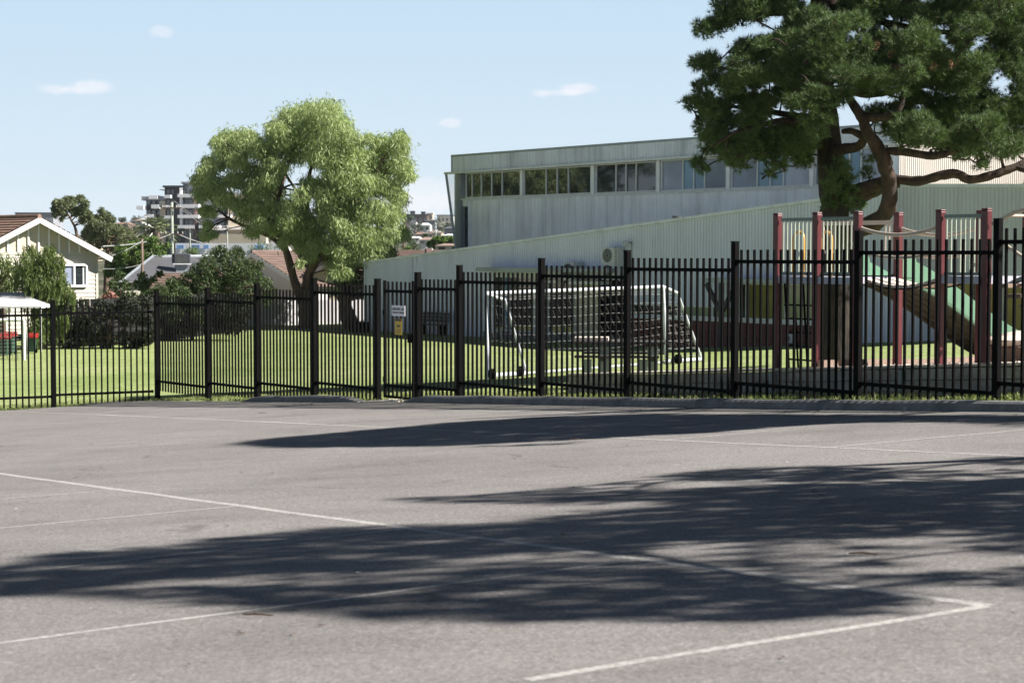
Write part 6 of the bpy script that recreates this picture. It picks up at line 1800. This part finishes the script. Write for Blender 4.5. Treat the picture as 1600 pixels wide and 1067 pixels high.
m = MB(); pts = [SP(sP(x), PO-.45, zP(x, y)) for x, y in ((1542, 445), (1562, 436), (1585, 428), (1610, 424), (1640, 428), (1680, 445))]
m.tube(pts, .035, 8); m.build('curved_beam', 'sage_dark', pg)
for i in range(5):
    x = 1556+i*20; m = MB(); m.box(SP(sP(x), PO-.45, zd2-.12-.13*i), (.22, .7, .05), FD.xy); m.build('stair_tread', 'timber', pg)
# sandstone block by the mulch
p = PD(sP(1592, -4.6), -4.6)
t = thing('sandstone_block', 'rounded pale sandstone block on dark footing right of slide end', 'rock', p)
bm = bmesh.new(); bmesh.ops.create_icosphere(bm, subdivisions=3, radius=1)
for v in bm.verts:
    n_ = .9+.12*math.sin(v.co.x*3+1)*math.cos(v.co.y*4)+.06*math.sin(v.co.z*7)
    v.co = Vector((v.co.x*.55*n_, v.co.y*.4*n_, max(v.co.z, -.3)*.16*n_+.34))
me = bpy.data.meshes.new('stone'); bm.to_mesh(me); bm.free(); me.materials.append(MT['plank']); o = bpy.data.objects.new('stone', me); COL.objects.link(o); o.parent = t
m = MB(); m.box(p+Z3*.14, (1.0, .6, .3), FD.xy); m.build('footing', 'timber', t, bevel=.03)

# ------------------------------------------------------------------ big portable goal
def gpt(x, Y): return gbase(x, Y)
P1, P2 = gpt(764, 42), gpt(1042, 46.5)
T1 = P(757, 458.5, 42); T2 = P(1036, 448, 46.5)
Q1, Q2 = P(789, 469, 42.4), P(1059, 458, 47.0)
G1, G2 = gpt(823, 43.2), gpt(1097, 47.6)
t = thing('football_goal', 'large white portable football goal with net standing on the lawn', 'goal', P1)
for (a, b, r, nm) in ((P1, T1, .044, 'goal_post'), (P2, T2, .044, 'goal_post'), (T1, T2, .046, 'crossbar'), (Q1, G1+Z3*.05, .032, 'back_stay'), (Q2, G2+Z3*.05, .032, 'back_stay'),
                      (T1, Q1, .04, 'top_arm'), (T2, Q2, .04, 'top_arm'), (P1+Z3*.08, G1+Z3*.06, .055, 'ground_bar'), (P2+Z3*.08, G2+Z3*.06, .05, 'ground_bar'), (G1+Z3*.06, G2+Z3*.06, .03, 'ground_bar')):
    m = MB(); m.tube([a, b], [r, r], 10); m.build(nm, 'goal_white', t, smooth=False)
m = MB()
net(m, T1, T2, Q1, Q2, 26, 3, .003, .03)
net(m, Q1, Q2, G1, G2, 26, 9, .0034, .07, .05)
net(m, T1, Q1, P1, G1, 4, 9, .0032); net(m, T2, Q2, P2, G2, 5, 10, .0036)
m.build('net', 'net', t)
for (x, Y) in ((769, 41.8), (813, 42.9), (1060, 46.6)):
    c = gpt(x, Y)+Z3*.12; m = MB(); m.cyl(c-Vector((.05, .02, 0)), c+Vector((.05, .02, 0)), .12, 14); m.build('wheel', 'black', t)

# ------------------------------------------------------------------ picnic table
pc = P(968, 560, 33.6); ofp = (Vector((pc.x, pc.y, 0))-C0).dot(FN); spc = (Vector((pc.x, pc.y, 0))-C0).dot(FD)
b = PD(spc, ofp); dT = Vector((.995, -.1, 0)).normalized(); nT = Vector((-dT.y, dT.x, 0))
t = thing('picnic_table', 'weathered dark timber picnic table with benches beside the big goal', 'table', b)
zt = P(968, 534.5, 33.6).z; hT = zt-b.z; zb_ = P(950, 556, 33.2).z
m = MB()
for k in range(5): m.box(Vector((b.x, b.y, zt))+nT*(-.3+.15*k), (1.66, .135, .045), dT.xy)
m.build('tabletop', 'timber_dark', t)
for sg, dx in ((-1, -.02), (1, .05)):
    m = MB()
    for k in range(2): m.box(Vector((b.x, b.y, zb_))+dT*dx+nT*(sg*(.58+.07)-.075+.14*k), (1.5, .13, .04), dT.xy)
    m.build('bench_seat', 'timber_dark', t)
for sx in (-.27, .60):
    m = MB(); c = Vector((b.x, b.y, b.z))+dT*sx; m.box(c+Z3*(hT/2-.04), (.19, .12, hT-.08), dT.xy); m.build('leg', 'zinc', t)
    m = MB(); m.box(c+Z3*(zb_-b.z-.05), (.08, 1.45, .06), dT.xy); m.build('bearer', 'timber_dark', t)
for sx, sg in ((-.55, -1), (.45, -1)):
    m = MB(); c = Vector((b.x, b.y, b.z))+dT*sx+nT*(sg*.64); m.box(c+Z3*((zb_-b.z)/2-.03), (.16, .1, zb_-b.z-.04), dT.xy); m.build('bench_leg', 'zinc', t)
m = MB(); q = Vector((b.x, b.y, zt+.06))+dT*-.5; m.box(q, (.62, .34, .07), dT.xy)
tag(m.build('plank_bundle', 'plank', None, bevel=.01, origin=q), 'pale sunlit plank lying on the left end of the picnic table', 'plank')

# ------------------------------------------------------------------ pines at the right of the court, whose shade falls across the asphalt
def shade_points(polys, n):
    """ground points of the court inside outlines seen from the camera, uniformly spread over the ground"""
    out = []
    G_ = []
    for pl, dens in polys:
        q = [gp(min(max(x, -400), 2300), y) for x, y in pl]; G_.append(([(v.x, v.y) for v in q], dens))
    for q, dens in G_:
        xs_ = [v[0] for v in q]; ys_ = [v[1] for v in q]; area = 0
        for i in range(len(q)): area += q[i-1][0]*q[i][1]-q[i][0]*q[i-1][1]
        area = abs(area)/2; k = int(area*dens*n); c = 0
        while c < k:
            x = random.uniform(min(xs_), max(xs_)); y = random.uniform(min(ys_), max(ys_))
            if inside(q, x, y): out.append((x, y)); c += 1
    return out
Hs = Vector((SV.x, SV.y, 0)).length
def shade_pine(name, label, trunk, polys, n, xr, hr, height):
    pts = shade_points(polys, n); Cs = []
    for (x, y) in pts:
        z = gz(x, y)
        for _ in range(30):
            X = trunk[0]+random.gauss(0, 1)*(xr[1]-xr[0])/4
            Lr = (X-x)/SV.x; h = Lr*SV.z
            p = Vector((x, y, z))+SV*Lr
            if hr[0] < h < hr[1] and xr[0] < X < xr[1] and p.x > .30*p.y+.9: Cs.append(tuple(p)); break
    b = Vector((trunk[0], trunk[1], gz(*trunk))); t = thing(name, label, 'tree', b)
    tm = MB(); sk = limb(tm, [b-Z3*.3, b+Z3*height*.3+Vector((.1, .1, 0)), b+Z3*height*.65, b+Z3*height], [.42, .34, .22, .05], 10, .04)
    for c in random.sample(Cs, min(160, len(Cs))):
        c = Vector(c); q, rr = nearest(sk, c-Z3*.8); sk += limb(tm, [q, q.lerp(c, .5)+Vector((random.gauss(0, .15), random.gauss(0, .15), .1)), c], [min(rr*.5, .05), .03, .01], 5)
    tm.build('trunk', 'bark_pine', t, smooth=True)
    C = np.array(Cs); A = unit(rng.normal(size=C.shape)+np.array([0, 0, .5]))
    V, F = tuft_tris(C, A, 12, .21, .032, .8); np_mesh('crown', V, F, 'leaf_pine', t)
B1 = [([(362, 697), (450, 686), (560, 677), (700, 664), (830, 656), (1000, 651), (1200, 652), (1400, 653), (1700, 655), (1700, 662), (1500, 664), (1350, 664), (1220, 671), (1100, 681), (1000, 685), (900, 691), (800, 696), (700, 701), (550, 703), (420, 703)], 1.0),
      ([(1500, 664), (1660, 660), (1660, 668), (1520, 669)], .35), ([(740, 702), (900, 696), (860, 701)], .35), ([(1540, 669), (1600, 668), (1590, 673)], .25)]
shade_pine('shade_pine', 'tall dark pine standing right of the court beside the fence end', (12.5, 22.5), B1, 210, (6.8, 18), (3.0, 15.5), 10)
B2 = [([(-120, 925), (-60, 900), (20, 890), (60, 876), (150, 868), (280, 858), (350, 847), (440, 837), (560, 830), (640, 828), (640, 900), (430, 905), (240, 915), (160, 925), (60, 938), (-60, 945)], 1.0),
      ([(-60, 938), (160, 940), (360, 960), (450, 972), (560, 981), (640, 983), (640, 925), (420, 925), (240, 925), (160, 930)], .8),
      ([(430, 900), (680, 897), (680, 925), (420, 927)], .28),
      ([(640, 828), (800, 824), (900, 806), (1000, 800), (1050, 800), (1050, 862), (900, 868), (780, 872), (640, 880)], 1.0),
      ([(640, 880), (800, 874), (1050, 862), (1090, 880), (1000, 884), (800, 895), (680, 905)], .22),
      ([(680, 900), (800, 898), (1000, 888), (1080, 898), (1180, 905), (1300, 920), (1425, 945), (1380, 960), (1320, 974), (1200, 980), (1075, 980), (900, 984), (800, 982), (640, 983), (640, 925)], .9),
      ([(585, 785), (720, 779), (900, 766), (1040, 775), (1040, 792), (900, 795), (760, 793)], .55),
      ([(900, 766), (1000, 757), (1030, 768), (960, 774)], .3),
      ([(1010, 750), (1140, 737), (1300, 735), (1380, 738), (1420, 757), (1300, 760), (1180, 758), (1080, 757)], .75),
      ([(1040, 772), (1200, 764), (1400, 760), (1700, 750), (1700, 850), (1500, 848), (1300, 850), (1050, 852), (1040, 800)], 1.1),
      ([(1050, 855), (1300, 852), (1420, 862), (1420, 878), (1090, 884)], .25), ([(1400, 850), (1700, 850), (1700, 875), (1500, 880)], .4),
      ([(1090, 884), (1300, 885), (1440, 890), (1320, 905), (1180, 905)], .45), ([(1330, 912), (1480, 900), (1700, 895), (1700, 928), (1500, 930), (1400, 924)], .7),
      ([(1520, 722), (1600, 719), (1700, 718), (1700, 732), (1560, 732)], .6), ([(1420, 742), (1700, 738), (1700, 748), (1440, 758)], .35)]
half = lambda k: [(p, d) for i, (p, d) in enumerate(B2) if i % 2 == k]
shade_pine('shade_pine', 'tall dark pine overhanging the right side of the court', (11.0, 13.0), B2, 150, (5.2, 17), (3.0, 16), 6.5)

# ------------------------------------------------------------------ litter on the court
lit = [(403, 975, 'twig'), (327, 925, 'paper'), (1424, 776, 'paper'), (25, 802, 'paper'), (1349, 878, 'twig'), (1438, 911, 'leaf'), (1456, 956, 'leaf'), (1582, 972, 'leaf'), (1223, 1042, 'leaf'), (377, 744, 'leaf'), (427, 745, 'leaf'), (437, 778, 'leaf'), (819, 752, 'leaf'),
       (896, 768, 'leaf'), (373, 1000, 'leaf'), (377, 1003, 'leaf'), (459, 1003, 'leaf'), (502, 990, 'leaf'), (295, 1052, 'leaf'), (380, 954, 'leaf'), (258, 712, 'leaf'), (139, 741, 'leaf'), (1380, 663, 'leaf'), (1311, 705, 'leaf'), (873, 701, 'leaf'), (900, 692, 'twig'), (1157, 712, 'leaf'), (865, 1041, 'leaf'),
       (410, 649, 'twig'), (471, 648, 'leaf'), (347, 671, 'leaf'), (980, 702, 'leaf'), (700, 715, 'leaf'), (520, 690, 'leaf'), (1230, 729, 'paper'), (745, 950, 'paper'), (560, 905, 'paper'), (610, 930, 'leaf'), (355, 830, 'leaf'), (72, 823, 'leaf'), (880, 845, 'leaf'), (925, 811, 'leaf')]
for i, (x, y, kd) in enumerate(lit):
    p = gp(x, y); p.z += .034
    a = random.uniform(0, 3.14); d = Vector((math.cos(a), math.sin(a), 0)); n_ = Vector((-d.y, d.x, 0))
    if kd == 'twig':
        m = MB(); d = Vector((.97, -.2, 0)); m.tube([p-d*.07+Z3*.008, p+n_*.01+Z3*.012, p+d*.07+Z3*.008], [.004, .005, .003], 5); m.tube([p+Z3*.01, p+d*.03+n_*.035+Z3*.012], [.003, .002], 4)
        o = m.build('twig', 'litter', None, origin=p); tag(o, 'thin brown twig lying on the asphalt', 'twig', 'twigs on the court')
    else:
        L_ = random.uniform(.010, .020) if kd == 'leaf' else .02
        m = MB(); cu = .004 if kd == 'leaf' else .003
        vs = [p-d*L_+Z3*.004, p-d*L_*.2+n_*L_*.5+Z3*cu*1.6, p+d*L_+Z3*cu, p+d*L_*.1-n_*L_*.5+Z3*cu*1.3, p+Z3*.002]
        m.add(vs, [(0, 4, 1), (1, 4, 2), (2, 4, 3), (3, 4, 0)])
        if kd == 'leaf': tag(m.build('fallen_leaf', 'litter', None, origin=p), 'small curled brown leaf lying on the asphalt', 'leaf', 'fallen leaves on the court')
        else: tag(m.build('paper_scrap', 'paper', None, origin=p), 'small pale scrap of paper lying on the asphalt', 'litter', 'paper scraps on the court')

# leaves drifted along the kerb, copies of one curled leaf
src = [o for o in COL.objects if o.name.startswith('fallen_leaf')][:6]
for i in range(60):
    s = random.uniform(3, 27); p = FS(s, (ko(s) if s > 9.6 else .6)+.03+abs(random.gauss(0, .35)), .034)
    o = random.choice(src).copy(); COL.objects.link(o); o.location = p; o.rotation_euler = (0, 0, random.uniform(0, 6.28)); k_ = random.uniform(1.0, 2.2); o.scale = (k_, k_, k_)
    tag(o, 'dry brown leaf blown against the foot of the kerb', 'leaf', 'leaves along the kerb')
# ------------------------------------------------------------------ air between the near court and the far suburb
m = MB(); zb = -14.0; m.frame_box((-2600, -58, zb), (5200, 0, 0), (0, 2400, 0), (0, 0, 60))
hz_, nth, bh = mat_new('pale_air'); nth.nodes.remove(bh)
pv_ = N(nth, 'ShaderNodeVolumePrincipled'); pv_.inputs['Density'].default_value = 0.00006; pv_.inputs['Color'].default_value = (0.80, 0.88, 0.97, 1)
L(nth, pv_.outputs[0], nth.nodes['Material Output'].inputs['Volume'])
tag(m.build('haze', hz_), 'thin pale haze over the far suburb', 'haze', kind='stuff')
